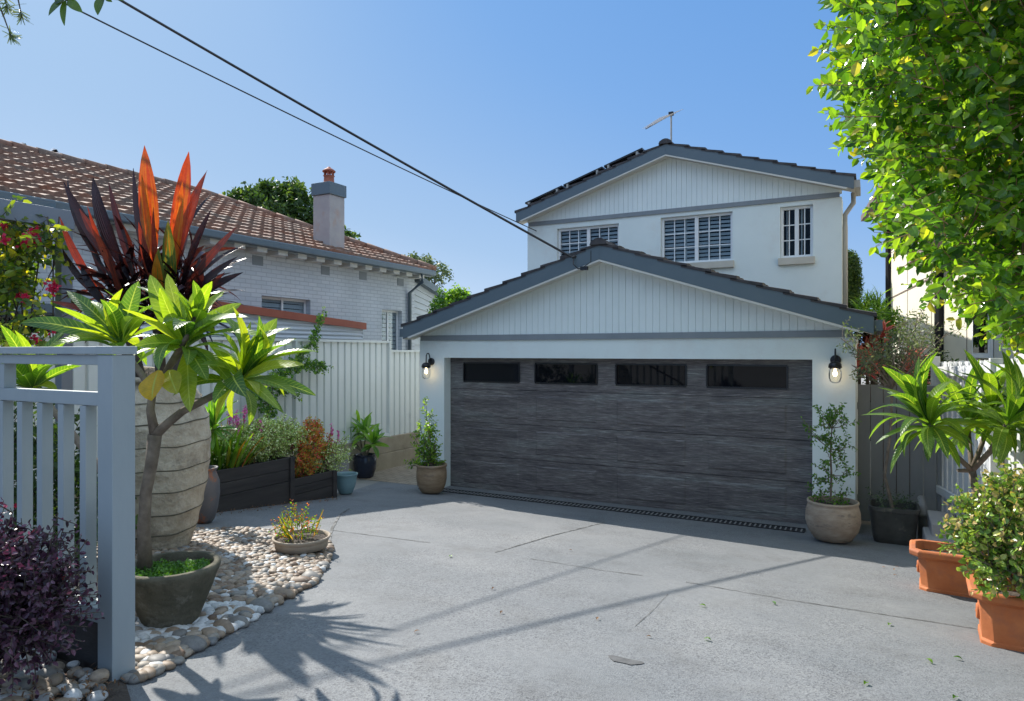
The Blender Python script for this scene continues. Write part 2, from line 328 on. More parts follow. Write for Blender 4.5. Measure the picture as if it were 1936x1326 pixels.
M['dboard'] = mat('dark_grey_board', (.20,.20,.20), (.26,.255,.25), scale=4, stretch=(1,1,.3), rough=.7, bump=.2)
M['wboard'] = mat('white_paling', (.56,.575,.58), (.66,.67,.67), scale=5, stretch=(1,1,.3), rough=.65, bump=.2, c3=(.40,.40,.39), s3=2.2, lo3=.58, hi3=.72)
M['btimber'] = mat('black_stained_timber', (.022,.019,.019), (.055,.047,.044), scale=4, stretch=(1,.25,2.5), rough=.7, bump=.4, bscale=25, bdist=.006)
M['terra'] = mat('terracotta', (.43,.115,.03), (.54,.18,.06), scale=5, rough=.75, bump=.3, bscale=40, c3=(.30,.11,.06), s3=3.4, lo3=.46, hi3=.68)
def urnmat():
    return mat('weathered_urn', (.34,.275,.195), (.56,.49,.38), scale=6, rough=.92, bump=1.0, bscale=24, bdist=.02, c3=(.17,.14,.105), s3=3.6, lo3=.50, hi3=.70)
M['urn'] = urnmat()
M['bowl'] = mat('mossy_bowl_stone', (.06,.056,.036), (.15,.135,.095), scale=7, rough=.92, bump=.9, bscale=28, bdist=.014, c3=(.26,.24,.19), s3=4.5, lo3=.56, hi3=.68)
M['dish'] = mat('buff_clay', (.30,.24,.18), (.38,.32,.25), scale=6, rough=.85, bump=.3)
M['jar'] = mat('peeling_glaze', (.10,.10,.11), (.15,.14,.14), scale=5, rough=.55, bump=.3, c3=(.34,.12,.05), s3=5, lo3=.55, hi3=.62)
M['navy'] = mat('navy_glaze', (.012,.016,.03), (.03,.035,.055), rough=.18, bump=.05)
M['teal'] = mat('teal_glaze', (.16,.27,.30), (.24,.36,.38), rough=.25, bump=.05)
M['gpot'] = mat('grey_pot', (.30,.28,.27), (.36,.34,.33), rough=.7, bump=.1)
M['brownpot'] = mat('brown_glazed_pot', (.20,.125,.07), (.33,.24,.15), scale=6, stretch=(1,1,3), rough=.5, bump=.3, c3=(.12,.09,.07), s3=4)
M['bpot'] = mat('weathered_belly_pot', (.26,.185,.13), (.42,.34,.26), scale=6, stretch=(1,1,2.5), rough=.8, bump=.5, bscale=30, bdist=.008, c3=(.15,.12,.10), s3=4)
M['sqpot'] = mat('dark_mossy_pot', (.03,.03,.026), (.07,.068,.06), scale=7, rough=.6, bump=.3, c3=(.16,.15,.11), s3=5, lo3=.6, hi3=.7)
M['bark'] = mat('grey_bark', (.10,.075,.055), (.24,.19,.145), scale=14, rough=.9, bump=.6, bscale=40, bdist=.006)
M['dbark'] = mat('dark_bark', (.05,.038,.028), (.10,.08,.06), scale=14, rough=.9, bump=.6, bscale=40, bdist=.006)
M['twig'] = mat('brown_twig', (.20,.10,.05), (.28,.16,.09), rough=.8, bump=0)
M['ptwig'] = mat('pale_twig', (.36,.33,.28), (.44,.41,.36), rough=.8, bump=0)
# leaves
M['L_tree'] = leafmat('hedge_leaf', [(0,(.03,.085,.015)), (.4,(.085,.185,.02)), (.75,(.18,.30,.025)), (.95,(.32,.40,.03)), (1,(.42,.36,.06))], .42, (2.5,2.6,.7), .22)
M['L_frang'] = leafmat('frangipani_leaf', [(0,(.025,.075,.022)), (.4,(.07,.155,.03)), (.8,(.16,.25,.03)), (.93,(.25,.30,.035)), (1,(.42,.28,.02))], .48, (2.9,2.7,.5), .33, .5, 'ribs')
M['L_frangd'] = leafmat('frangipani_leaf_deep', [(0,(.02,.075,.02)), (.5,(.07,.18,.035)), (1,(.20,.34,.04))], .4, (2.6,2.8,.6), .3, .5, 'ribs')
M['L_cord'] = leafmat('cordyline_leaf', [(0,(.010,.006,.011)), (.35,(.028,.010,.014)), (.5,(.075,.022,.018)), (.62,(.20,.03,.012)), (.78,(.34,.055,.008)), (.88,(.40,.16,.01)), (.95,(.13,.17,.02)), (1.0,(.05,.13,.03))], .34, (2.2,1.2,.6), .24, .5, 'streak')
M['L_var'] = leafmat('variegated_leaf', [(0,(.12,.22,.05)), (.35,(.28,.42,.10)), (.7,(.58,.68,.24)), (1,(.80,.84,.55))], .25, (1.6,1.7,.8))
M['L_strap'] = leafmat('strap_leaf', [(0,(.05,.12,.015)), (.7,(.12,.22,.02)), (.9,(.34,.24,.03)), (1,(.42,.10,.02))], .45, (2.6,2.6,.6))
M['L_pink'] = leafmat('pink_flower', [(0,(.50,.06,.22)), (.6,(.65,.14,.42)), (1,(.78,.38,.55))], .4, (1.6,1.2,1.5), .6)
M['L_red'] = leafmat('red_flower', [(0,(.45,.01,.06)), (1,(.62,.03,.10))], .4, (1.8,1.2,1.4), .5)
M['L_coleus'] = leafmat('coleus_leaf', [(0,(.16,.24,.03)), (.35,(.45,.42,.06)), (.65,(.58,.25,.05)), (1,(.60,.05,.07))], .35, (2,1.5,.8))
M['L_purp'] = leafmat('purple_leaf', [(0,(.022,.012,.020)), (.6,(.075,.035,.062)), (.9,(.17,.09,.13)), (.97,(.26,.15,.19)), (1,(.5,.015,.04))], .25, (2.2,1.0,1.4), .3)
M['L_jade'] = leafmat('jade_leaf', [(0,(.07,.16,.03)), (.5,(.17,.29,.045)), (.8,(.32,.42,.06)), (1,(.50,.36,.14))], .2, (1.8,1.9,.6), .3)
M['L_shrub'] = leafmat('shrub_leaf', [(0,(.035,.10,.02)), (.6,(.09,.20,.03)), (1,(.24,.36,.05))], .4, (2.4,2.4,.6), .35)
M['L_dull'] = leafmat('dull_leaf', [(0,(.04,.075,.035)), (.6,(.10,.15,.07)), (1,(.25,.28,.15))], .25, (1.8,1.8,.8), .4)
M['L_dark'] = leafmat('dark_tree_leaf', [(0,(.018,.042,.012)), (.6,(.045,.095,.02)), (1,(.11,.17,.03))], .3, (2,2,.6), .5)
M['L_vine'] = leafmat('vine_leaf', [(0,(.03,.07,.015)), (.5,(.09,.16,.02)), (.8,(.22,.27,.03)), (1,(.42,.38,.03))], .45, (2.4,2.2,.6), .4)
M['L_rosy'] = leafmat('rosy_leaf', [(0,(.16,.03,.035)), (.5,(.42,.10,.09)), (.85,(.60,.28,.22)), (1,(.65,.02,.04))], .35, (1.8,1.2,1), .4)
M['L_moss'] = leafmat('ground_cover_leaf', [(0,(.04,.12,.02)), (1,(.13,.28,.03))], .3, (2,2,.6), .5)
M['L_dry'] = leafmat('dry_leaf', [(0,(.12,.06,.03)), (1,(.28,.16,.08))], .2, (1.4,1.2,1), .7)
def stonemat(name, stops):
    m, nt, b = newmat(name); at = N_(nt, 'ShaderNodeAttribute'); at.attribute_name = 'tint'
    r = ramp(nt, stops); nt.links.new(at.outputs['Fac'], r.inputs[0])
    tc = N_(nt, 'ShaderNodeTexCoord'); nz = N_(nt, 'ShaderNodeTexNoise', Scale=45., Detail=6., Roughness=.7); nt.links.new(tc.outputs['Object'], nz.inputs[0])
    r2 = ramp(nt, [(.3,(.7,.7,.7)), (.65,(1.12,1.1,1.08))]); nt.links.new(nz.outputs[0], r2.inputs[0])
    mx = N_(nt, 'ShaderNodeMixRGB'); mx.blend_type = 'MULTIPLY'; mx.inputs[0].default_value = 1; nt.links.new(r.outputs[0], mx.inputs[1]); nt.links.new(r2.outputs[0], mx.inputs[2])
    nt.links.new(mx.outputs[0], b.inputs['Base Color']); b.inputs['Roughness'].default_value = .6
    bp = N_(nt, 'ShaderNodeBump', Strength=.2, Distance=.002); nt.links.new(nz.outputs[0], bp.inputs['Height']); nt.links.new(bp.outputs[0], b.inputs['Normal']); return m
M['pebble'] = stonemat('pebble_stone', [(0,(.13,.08,.05)), (.15,(.21,.15,.10)), (.4,(.33,.265,.20)), (.55,(.24,.225,.20)), (.68,(.13,.13,.13)), (.75,(.42,.43,.43)), (1,(.62,.63,.63))])
# ================================================================== GROUND
def sheet(name, poly_xy, mat_, dz, step=None, kind='structure', parent=None):
    mb = MB(); mb.add([(x, y, gz(y) + dz) for x, y in poly_xy], [tuple(range(len(poly_xy)))])
    o = mb.build(name, mat_, parent)
    if kind and parent is None: tag(o, kind=kind)
    return o
mb = MB(); ys = [-300, -2, 9.3, 300]; xs = [-300, 300]
mb.add([(x, y, gz(y)) for y in ys for x in xs], [(2*i, 2*i+1, 2*i+3, 2*i+2) for i in range(3)])
tag(mb.build('ground', M['lawn']), kind='structure')
bed_px = [(258,1296),(300,1275),(345,1252),(400,1222),(455,1190),(510,1155),(560,1125),(592,1108),(612,1085),(624,1060),(626,1035),(612,1018),(560,1008),(490,1005),(420,1003),(350,1006)]
bed = [gnd(u, v) for u, v in bed_px]
bed_xy = [(p.x, p.y) for p in bed]
dr = [(-2.93,1.80),(-2.9,-2),(2.9,-2),(1.95,3.0),(1.25,5.2),(.75,9.9),(-.1,9.9),(-.1,9.28),(-6.64,9.28),(-6.64,9.9),(-7.6,9.9),(-7.35,9.0),(-6.62,7.3),(-6.62,4.9),(-6.6,4.2)]
# driveway in two slabs split at the change of grade
front = [p for p in dr if p[1] < 9.3]
dv = [(-2.93,1.86),(-2.72,1.77),(-2.45,.9),(-2.2,-2),(2.9,-2),(1.95,3.0),(1.25,5.2),(.80,9.3),(-7.45,9.3),(-7.0,8.2),(-6.62,7.3),(-6.62,4.9)]
left_edge = [bed_xy[-1]] + [bed_xy[i] for i in range(len(bed_xy)-2, -1, -1)]
dv_poly = dv + left_edge
mb = MB(); mb.add([(x, y, gz(y)+.004) for x, y in dv_poly], [tuple(range(len(dv_poly)))])
mb.add([(-7.45,9.3,gz(9.3)+.004),(.80,9.3,gz(9.3)+.004),(.72,9.88,gz(9.3)+.004),(-7.9,9.88,gz(9.3)+.004)], [(0,1,2,3)])
driveway = tag(mb.build('driveway', M['concrete']), kind='structure')
def strip(pts, w, dz=.008):
    mb = MB(); n = len(pts); vs = []
    for i, p in enumerate(pts):
        a, b = Vector(pts[max(i-1,0)]), Vector(pts[min(i+1,n-1)]); d = (b-a).normalized(); s = Vector((-d.y, d.x))*w/2*(.6+.8*rnd.random())
        vs += [(p[0]-s.x, p[1]-s.y, gz(p[1])+dz), (p[0]+s.x, p[1]+s.y, gz(p[1])+dz)]
    mb.add(vs, [(2*i,2*i+1,2*i+3,2*i+2) for i in range(n-1)]); return mb
def pxline(px, k=6):
    out = []
    for a, b in zip(px[:-1], px[1:]):
        for i in range(k): t = i/k; p = gnd(a[0]+(b[0]-a[0])*t, a[1]+(b[1]-a[1])*t); out.append((p.x, p.y))
    p = gnd(*px[-1]); return out + [(p.x, p.y)]
for px, wd in [([(628,1004),(814,1028)],.012), ([(1004,1058),(1139,1080),(1215,1090)],.009), ([(1297,1102),(1497,1137),(1848,1191)],.011), ([(936,1046),(1040,1015),(1142,989)],.016),
               ([(627,1060),(622,1030),(628,1000),(642,975),(662,962)],.025), ([(1200,1186),(1230,1160),(1263,1125)],.004)]:
    o = strip(pxline(px), wd).build('driveway_joint', M['joint'], driveway)
# oil mark
mb = MB(); c = gnd(1181,1252); pts = [(c.x + math.cos(a)*.085*(1+.3*math.sin(3*a)), c.y + math.sin(a)*.06*(1+.4*math.cos(2*a))) for a in [k*math.pi/9 for k in range(18)]]
mb.add([(x, y, gz(y)+.008) for x, y in pts], [tuple(range(18))]); mb.build('oil_mark', mat('oil_mark', (.07,.07,.07), (.12,.12,.12), scale=20, bump=0), driveway)
tag(MB().add([(x, y, gz(y)+.008) for x, y in bed_xy + [(-6.6,4.2),(-6.6,1.9),(-3.05,1.88)]], [tuple(range(len(bed_xy)+3))]).build('garden_soil', M['soil']), kind='structure')
tag(MB().add([(x, y, gz(y)+.008) for x, y in [(-2.93,1.88),(-2.72,1.77),(-2.45,.9),(-2.2,-1.9),(-9,-1.9),(-9,1.88)]], [(5,4,3,2,1,0)]).build('front_garden_soil', M['soil']), kind='structure')
tag(MB().add([(x, y, -2.229+.006) for x, y in [(-7.9,9.3),(-6.64,9.3),(-6.64,16),(-8.22,16),(-8.22,9.0)]], [(0,1,2,3,4)]).build('side_path', M['paving']), kind='structure')

# ================================================================== HOUSE
def wall_xz(mb, x0, x1, z0, z1, y0, y1, holes):
    """wall block facing -Y with rectangular openings"""
    xs = sorted({x0, x1} | {h[0] for h in holes} | {h[1] for h in holes}); zs = sorted({z0, z1} | {h[2] for h in holes} | {h[3] for h in holes})
    for i in range(len(xs)-1):
        run = None
        for j in range(len(zs)-1):
            cx, cz = (xs[i]+xs[i+1])/2, (zs[j]+zs[j+1])/2
            if any(h[0] < cx < h[1] and h[2] < cz < h[3] for h in holes): continue
            for yy, rev in ((y0, 0), (y1, 1)):
                q = [(xs[i],yy,zs[j]),(xs[i+1],yy,zs[j]),(xs[i+1],yy,zs[j+1]),(xs[i],yy,zs[j+1])]
                mb.add(q, [(0,1,2,3) if not rev else (3,2,1,0)])
    def side(a, b, c, d): mb.add([a,b,c,d], [(0,1,2,3)])
    for h in holes:
        a, b, c, d = h
        side((a,y0,c),(a,y0,d),(a,y1,d),(a,y1,c)); side((b,y1,c),(b,y1,d),(b,y0,d),(b,y0,c))
        side((a,y0,d),(b,y0,d),(b,y1,d),(a,y1,d)); side((a,y1,c),(b,y1,c),(b,y0,c),(a,y0,c))
    side((x0,y0,z0),(x0,y0,z1),(x0,y1,z1),(x0,y1,z0)); side((x1,y1,z0),(x1,y1,z1),(x1,y0,z1),(x1,y0,z0)); side((x0,y0,z1),(x1,y0,z1),(x1,y1,z1),(x0,y1,z1))
    return mb
FL = -2.235
YG, YU = 9.3, 13.3
house = thing('house', 'white rendered house with dark tiled gables and a wide charcoal garage door', 'house', (-3.4, YG, FL))
# garage body
GX0, GX1 = -6.63, -.18
DX0, DX1, DZ1 = -6.15, -.66, -.10
mb = MB(); wall_xz(mb, GX0, GX1, FL-.1, .20, YG, YG+.24, [(DX0, DX1, FL-.11, DZ1)])
mb.build('garage_wall', M['render'], house)
for q in (GX0, GX1-.2): box(q, q+.2, YG+.243, YU, FL-.1, .2).build('garage_side_wall', M['render'], house)
box(GX0+.2, GX1-.2, YG+.9, YG+.95, FL, .2).build('garage_interior', M['dark'], house)
AX, HW, SL = -3.37, 3.39, .322            # garage gable: apex x, half width, slope
ZT = .41                                  # top of barge board at its foot
def rake(x, ax, hw, zt, sl): return zt + (hw - abs(x - ax)) * sl
def gable(nm, ax, hw, zt, sl, ywall, x0, x1, zband, yb, bandm):
    # vertical boards under the rake
    mb = MB(); bw = .098; x = x0 + .02
    while x < x1 - .02:
        xe = min(x + bw, x1 - .02); a, b = x + .0018, xe - .0018
        if b - a > .02:
            za, zb = rake(a, ax, hw, zt-.16, sl), rake(b, ax, hw, zt-.16, sl)
            pl = [(a, ywall-.012, zband), (b, ywall-.012, zband)]
            pts = [(b, zb), (a, za)]
            if a < ax < b: pts = [(b, zb), (ax, rake(ax, ax, hw, zt-.16, sl)), (a, za)]
            pts = [(p, max(q, zband+.002)) for p, q in pts]
            mb.prism(pl + [(p, ywall-.012, q) for p, q in pts], (0, .03, 0))
        x = xe
    mb.prism([(x0, ywall+.004, zband-.01), (x1, ywall+.004, zband-.01), (x1, ywall+.004, max(rake(x1,ax,hw,zt-.17,sl), zband)), (ax, ywall+.004, rake(ax,ax,hw,zt-.17,sl)), (x0, ywall+.004, max(rake(x0,ax,hw,zt-.17,sl), zband))], (0,.1,0))
    mb.build(nm+'_cladding', M['clad'], house, bevel=.0012)
    # barge boards
    H = .205
    for s in (-1, 1):
        xe = ax + s*hw
        poly = [(xe, yb, zt), (ax, yb, zt + hw*sl), (ax, yb, zt + hw*sl - H*1.04), (xe, yb, zt-H)]
        MB().prism(poly if s < 0 else poly[::-1], (0, .03, 0)).build('barge_board', M['barge'], house, bevel=.003)
        poly = [(xe - s*.10, yb-.006, zt-H-.002+.10*sl), (ax, yb-.006, zt+hw*sl-H*1.04-.003), (ax, yb-.006, zt+hw*sl-H*1.04-.028), (xe - s*.12, yb-.006, zt-H-.026+.10*sl)]
        MB().prism(poly if s < 0 else poly[::-1], (0, .035, 0)).build('barge_trim', M['soffit'], house)
        poly = [(xe, yb+.032, zt-.1), (ax, yb+.032, zt+hw*sl-.1), (ax, yb+.032, zt+hw*sl-.13), (xe, yb+.032, zt-.13)]
        MB().prism([Vector(p)+Vector((0,0,-.08)) for p in (poly if s < 0 else poly[::-1])], (0, ywall-yb-.02, 0)).build('soffit', M['soffit'], house)
    for z0, z1, d in ((zband-.085, zband, .02),):
        box(x0+.03, x1-.03, ywall-.03, ywall-.002, z0, z1).build('gable_band', bandm, house, bevel=.003)
gable('gable', AX, HW, ZT, SL, YG, GX0, GX1, .262, 9.0, M['trim'])
# roof courses: real overlapping tiles along each slope
def tiled(name, ax, hw, zt, sl, y0, y1, mat_, parent, tw=.30, ex=.33, off=0):
    L = math.sqrt(1+sl*sl); 
    for s in (-1, 1):
        mb = MB(); n = int(hw*L/ex)+1
        for k in range(n):
            a0, a1 = k*ex/L, min((k+1)*ex/L + .05, hw+.02)       # distance from the eave inwards
            ny = int((y1-y0)/tw)
            xa, xb = ax + s*(hw+.03-a0), ax + s*max(hw-a1, 0); za, zb = zt + (a0-.03)*sl + .052, zt + min(a1, hw)*sl + .008
            jz = rnd.uniform(-.006, .006)
            # wavy front edge across y
            vs, fs = [], []; m = ny*4
            for i in range(m+1):
                y = y0 + (y1-y0)*i/m; wv = .012*abs(math.sin(math.pi*(i/4.0))) + jz + rnd.uniform(-.001,.001)
                vs += [(xa, y, za-.05), (xa, y, za+wv), (xb, y, zb+wv)]
            for i in range(m):
                a = 3*i; fs += [(a,a+1,a+4,a+3),(a+1,a+2,a+5,a+4)]
            vs += [(xb, y0, zb-.03), (xb, y1, zb-.03)]; e = len(vs)-2
            fs += [(0,e,2,1), (3*m, 3*m+1, 3*m+2, e+1)]
            if s < 0: fs = [f[::-1] for f in fs]
            mb.add(vs, fs)
        mb.build(name, mat_, parent)
    mb = MB(); y = y0-.03                                          # ridge capping
    zr = zt + hw*sl
    while y < y1:
        ye = min(y+.42, y1)
        prof = [(-.13,-.03),(-.11,.02),(-.05,.055),(0,.065),(.05,.055),(.11,.02),(.13,-.03)]
        mb.rings([[(ax+p, y, zr+q+.02) for p, q in prof], [(ax+p*.93, ye, zr+q*.93+.012) for p, q in prof]])
        y = ye
    mb.build('ridge_cap', mat_, parent)
tiled('roof', AX, HW, ZT, SL, 8.99, YU+.02, M['dtile'], house)
# house upper storey
UX0, UX1 = -6.63, -.47
UAX, UHW, USL, UZT = -3.515, 3.245, .317, 2.98
def wx(u, Y=YU): return atY(u, 600, Y).x
def wz(u, v, Y=YU): return atY(u, v, Y).z
W1 = (wx(1053), wx(1170), wz(1110,510), wz(1053,433)); W2 = (wx(1249), wx(1385), wz(1316,497), wz(1316,406)); W3 = (wx(1475), wx(1537), wz(1506,487), wz(1506,389))
W1 = (W1[0], W1[1], W2[2], W1[3])
mb = MB(); wall_xz(mb, UX0, UX1, .2, 2.72, YU, YU+.24, [W1, W2, W3]); mb.build('upper_wall', M['render'], house)
for q in ((UX0, UX0+.2, YU+.243, YU+2, 2.72), (UX1-.2, UX1, YU+.243, YU+.5, 2.72), (UX0+.2, UX1-1.2, YU+1.8, YU+2, 2.9), (UX0+.3, UX0+.5, YU+2.003, YU+9, 2.9), (UX1-1.2, UX1-1.0, YU+.5, YU+9, 2.9), (UX1-1.2, UX1-.2, YU+.4, YU+.5, 2.7)): box(q[0], q[1], q[2], q[3], FL, q[4]).build('upper_side_wall', M['render'], house)
gable('gable', UAX, UHW, UZT, USL, YU, UX0, UX1, 2.80, 13.0, M['trim'])
tiled('roof', UAX, UHW, UZT, USL, 12.99, YU+.6, M['dtile'], house)
tiled('roof', UAX-.4, UHW-.95, UZT+.75*USL, USL, YU+.6, YU+9.4, M['dtile'], house)
def house_window(nm, W, cols, rows, split=True, shut=True, rect=True):
    x0, x1, z0, z1 = W; y = YU+.07
    fr = MB(); t = .05; mid = (x0+x1)/2
    fr.box(x0+.003, x1-.003, y, y+.06, z1-t, z1-.003); fr.box(x0+.003, x1-.003, y, y+.06, z0+.003, z0+t); fr.box(x0+.003, x0+t, y+.001, y+.059, z0+t, z1-t); fr.box(x1-t, x1-.003, y+.001, y+.059, z0+t, z1-t)
    fr.box(mid-.035, mid+.035, y-.004, y+.055, z0+t, z1-t)
    f = fr.build(nm, M['white'], house, bevel=.003, label=None)
    g = MB(); 
    for a, b, yy in ((x0+t, mid-.035, y+.03), (mid+.035, x1-t, y+.018)):
        for k in range(1, cols): xx = a+(b-a)*k/cols; g.box(xx-.009, xx+.009, yy, yy+.014, z0+t, z1-t)
        for k in range(1, rows): zz = z0+t+(z1-z0-2*t)*k/rows; g.box(a, b, yy-.003, yy+.01, zz-.009, zz+.009)
    g.build('glazing_bar', M['white'], f)
    box(x0+t, x1-t, y+.04, y+.044, z0+t, z1-t).build('window_pane', M['glass'], f)
    if shut:
        s = MB(); a, b = x0+.02, x1-.02; n = int((z1-z0)/.082)
        for k in range(n):
            zz = z0+.05+(z1-z0-.08)*k/n
            s.add([(a,y+.075,zz+.004),(b,y+.075,zz+.004),(b,y+.105,zz+.060),(a,y+.105,zz+.060)], [(0,1,2,3)])
        for xx in (a, (a*2+b)/3, (a+b)/2, (a+2*b)/3, b): s.box(xx-.014, xx+.014, y+.07, y+.11, z0, z1)
        s.build('shutter', M['white'], f)
    else:
        s = MB(); s.box(mid+.06, mid+.085, y+.12, y+.14, z0, z1); s.box(x0+.09, x0+.105, y+.12, y+.14, z0, z1); s.box(mid+.12, mid+.135, y+.12, y+.14, z0, z1); s.build('shutter', M['white'], f)
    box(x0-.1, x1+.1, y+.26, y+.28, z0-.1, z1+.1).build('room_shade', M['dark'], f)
    box(x0-.03, x1+.03, YU-.07, YU+.068, z0-.13, z0-.002).build('window_sill', M['sill'], f, bevel=.006)
house_window('window', W1, 3, 3); house_window('window', W2, 3, 3); house_window('window', W3, 2, 3, shut=False)
# garage door
gy = YG+.19
dz0, dz1 = FL+.02, DZ1; rows = 4; rh = (DZ1+.03-dz0)/rows
pan = []
dwx = [(878,981),(1013,1128),(1166,1296),(1338,1487)]
cols = [(atY(a,700,gy).x, atY(b,700,gy).x) for a, b in dwx]
wz0, wz1 = atY(1230,728,gy).z, atY(1230,691,gy).z
mb = MB()
holes = [(a, b, wz0, wz1) for a, b in cols]
for k in range(rows):
    za, zb = dz0+k*rh+.003, dz0+(k+1)*rh-.003
    if k < rows-1: mb.box(DX0-.05, DX1+.05, gy, gy+.04, za, zb)
    else: wall_xz(mb, DX0-.05, DX1+.05, za, zb, gy, gy+.04, holes)
door = mb.build('garage_door', M['door'], house, bevel=.004, label='charcoal woodgrain sectional door with four narrow panes')
pm = MB()
for k in range(rows-1):
    za, zb = dz0+k*rh+.085, dz0+(k+1)*rh-.085
    for a, b in cols:
        n1 = [(a,gy-.001,za),(b,gy-.001,za),(b,gy-.001,zb),(a,gy-.001,zb)]; i = .022
        n2 = [(a+i,gy-.009,za+i),(b-i,gy-.009,za+i),(b-i,gy-.009,zb-i),(a+i,gy-.009,zb-i)]
        pm.rings([n1, n2], cap0=False)
pm.build('door_panel', M['door'], door)
for a, b in cols:
    f = MB(); t = .022
    f.box(a-.012, b+.012, gy-.012, gy+.02, wz1, wz1+t); f.box(a-.012, b+.012, gy-.012, gy+.02, wz0-t, wz0); f.box(a-t, a, gy-.011, gy+.02, wz0, wz1); f.box(b, b+t, gy-.011, gy+.02, wz0, wz1)
    f.build('pane_frame', M['blackm'], door)
    box(a, b, gy+.012, gy+.018, wz0, wz1).build('door_pane', M['dglass'], door)
box(DX0-.05, DX1+.05, gy-.012, gy+.03, FL-.01, dz0-.002).build('door_seal', M['trim'], door)
box(DX0+.002, DX1-.002, YG-.14, gy-.014, FL-.05, FL+.028).build('threshold', M['concrete'], house, bevel=.01)
box(GX0-.03, GX0+.48-.002, YG-.03, YG-.002, FL-.05, FL+.03).build('wall_footing', M['concrete'], house)
# gutter and downpipe at the upper right, floodlight boss on the garage barge
mb = MB(); X = UX1+.05; mb.tube([(UAX+UHW-.02, YU+.15, 2.80),(UAX+UHW-.02, YU+.15, 2.62),(X, YU+.13, 2.42),(X, YU+.12, 2.2),(X, YU+.12, .2)], .042, 12); mb.build('downpipe', M['pipe'], house, smooth=True)
mb = MB(); mb.box(UAX+UHW-.04, UAX+UHW+.09, 13.04, YU+.5, 2.80, 2.93); mb.build('gutter', M['pipe'], house)
for q in (AX-HW-.09, AX+HW-.04): box(q, q+.13, 9.04, YU-.01, .24, .37).build('gutter', M['barge'], house)
p = atY(1166, 483, 8.99); MB().lathe((0,0,0), [(.0,0),(.03,0),(.03,.05),(.02,.06)], 16, cap1=True).build('cable_boss', M['white'], house).rotation_euler = (0,0,0)
C.objects[-1].location = p - house.location; C.objects[-1].rotation_euler = (R_(90),0,0)
# cable bracket where the power line lands
bp_ = atY(1082, 487, 8.96)
mb = MB(); mb.tube([bp_, bp_+Vector((0,.0,.0))+Vector((.04,.03,.02))], .018, 8); mb.tube([bp_+Vector((.02,.0,-.02)), bp_+Vector((.03,-.03,-.10)), bp_+Vector((.10,-.03,-.17)), bp_+Vector((.2,-.01,-.15))], .009, 6); mb.box(bp_.x+.13, bp_.x+.23, 8.93, 8.99, bp_.z-.19, bp_.z-.14)
mb.tube([bp_+Vector((.16,0,-.15)), bp_+Vector((.30,-.05,-.09)), bp_+Vector((.30,-.05,.07))], .006, 6); mb.build('cable_bracket', M['blackm'], house)

# drain
dr_ = thing('channel_drain', 'dark slotted channel drain running along the foot of the garage door', 'drain', (-3.4, YG-.26, FL))
zd = gz(9.0)+.012
mb = MB(); x = -6.35
while x < -.75: mb.box(x, x+.018, 8.935, 9.085, zd+.001, zd+.008); x += .060
mb.build('drain_grate', M['dboard'], dr_)
for y_ in (8.910, 9.096): box(-6.38, -.72, y_, y_+.014, zd-.002, zd+.013).build('drain_frame', M['blackm'], dr_)
box(-6.38, -.72, 8.925, 9.095, zd-.03, zd+.002).build('drain_channel', M['dark'], dr_)

# solar panels on the left slope of the upper roof
for k in range(3):
    y = 13.05 + k*1.72; a0, a1 = .5 + 0*k, 2.2
    def rp(a, y, h): return (UAX-UHW+a, y, UZT + a*USL + h)
for k, (a0, a1, y0) in enumerate([(.12,.98,13.2),(1.02,1.88,13.2),(1.92,2.72,13.2)]):
    t = thing('solar_panel', ['solar panel nearest the eave of the upper roof','middle solar panel on the upper roof','solar panel nearest the ridge of the upper roof'][k], 'solar panel', rp(a0, y0, .1), 'solar panels on the upper roof')
    mb = MB(); q = [rp(a0,y0,.21), rp(a1,y0,.21), rp(a1,y0+1.6,.21), rp(a0,y0+1.6,.21)]; mb.prism([Vector(x)+Vector((0,0,-.035)) for x in q], (0,0,.035)); mb.build('panel_frame', M['blackm'], t)
    mb = MB(); q = [rp(a0+.03,y0+.03,.213), rp(a1-.03,y0+.03,.213), rp(a1-.03,y0+1.57,.213), rp(a0+.03,y0+1.57,.213)]; mb.add(q, [(0,1,2,3)]); mb.build('panel_glass', M['dglass'], t)
    mb = MB()
    for a in (a0+.1, a1-.1): mb.box(rp(a,0,0)[0]-.02, rp(a,0,0)[0]+.02, y0-.03, y0+1.6, rp(a,0,.06)[2], rp(a,0,.172)[2])
    mb.build('mounting_rail', M['pipe'], t)
# tv antenna
ab = atY(1269, 264, 14.6); at_ = atY(1269, 215, 14.6); t = thing('tv_antenna', 'thin metal tv antenna on a mast above the upper roof ridge', 'antenna', (ab.x, ab.y, 4.0))
M['alu'] = mat('weathered_aluminium', (.16,.165,.17), rough=.6, bump=0)
MB().tube([(ab.x,ab.y,3.9),(ab.x,ab.y,at_.z)], .02, 8).build('mast', M['pipe'], t)
e = atY(1221, 244, 13.9); s_ = Vector((ab.x,ab.y,at_.z-.02)); d = (e - s_); MB().obox(s_ - d*.05, e, .022, .022).build('boom', M['alu'], t)
mb = MB(); el = d.cross(Vector((0,0,1))).normalized()
for k in range(9): c = s_ + d*(.02+k*.11); hl = .34 - .022*k; mb.tube([c-el*hl+Vector((0,0,.02)), c+el*hl+Vector((0,0,.02))], .0045, 5)
mb.build('antenna_rod', M['alu'], t)
box(s_.x-.05, s_.x+.05, s_.y-.04, s_.y+.04, s_.z-.02, s_.z+.05).build('antenna_box', M['blackm'], t)

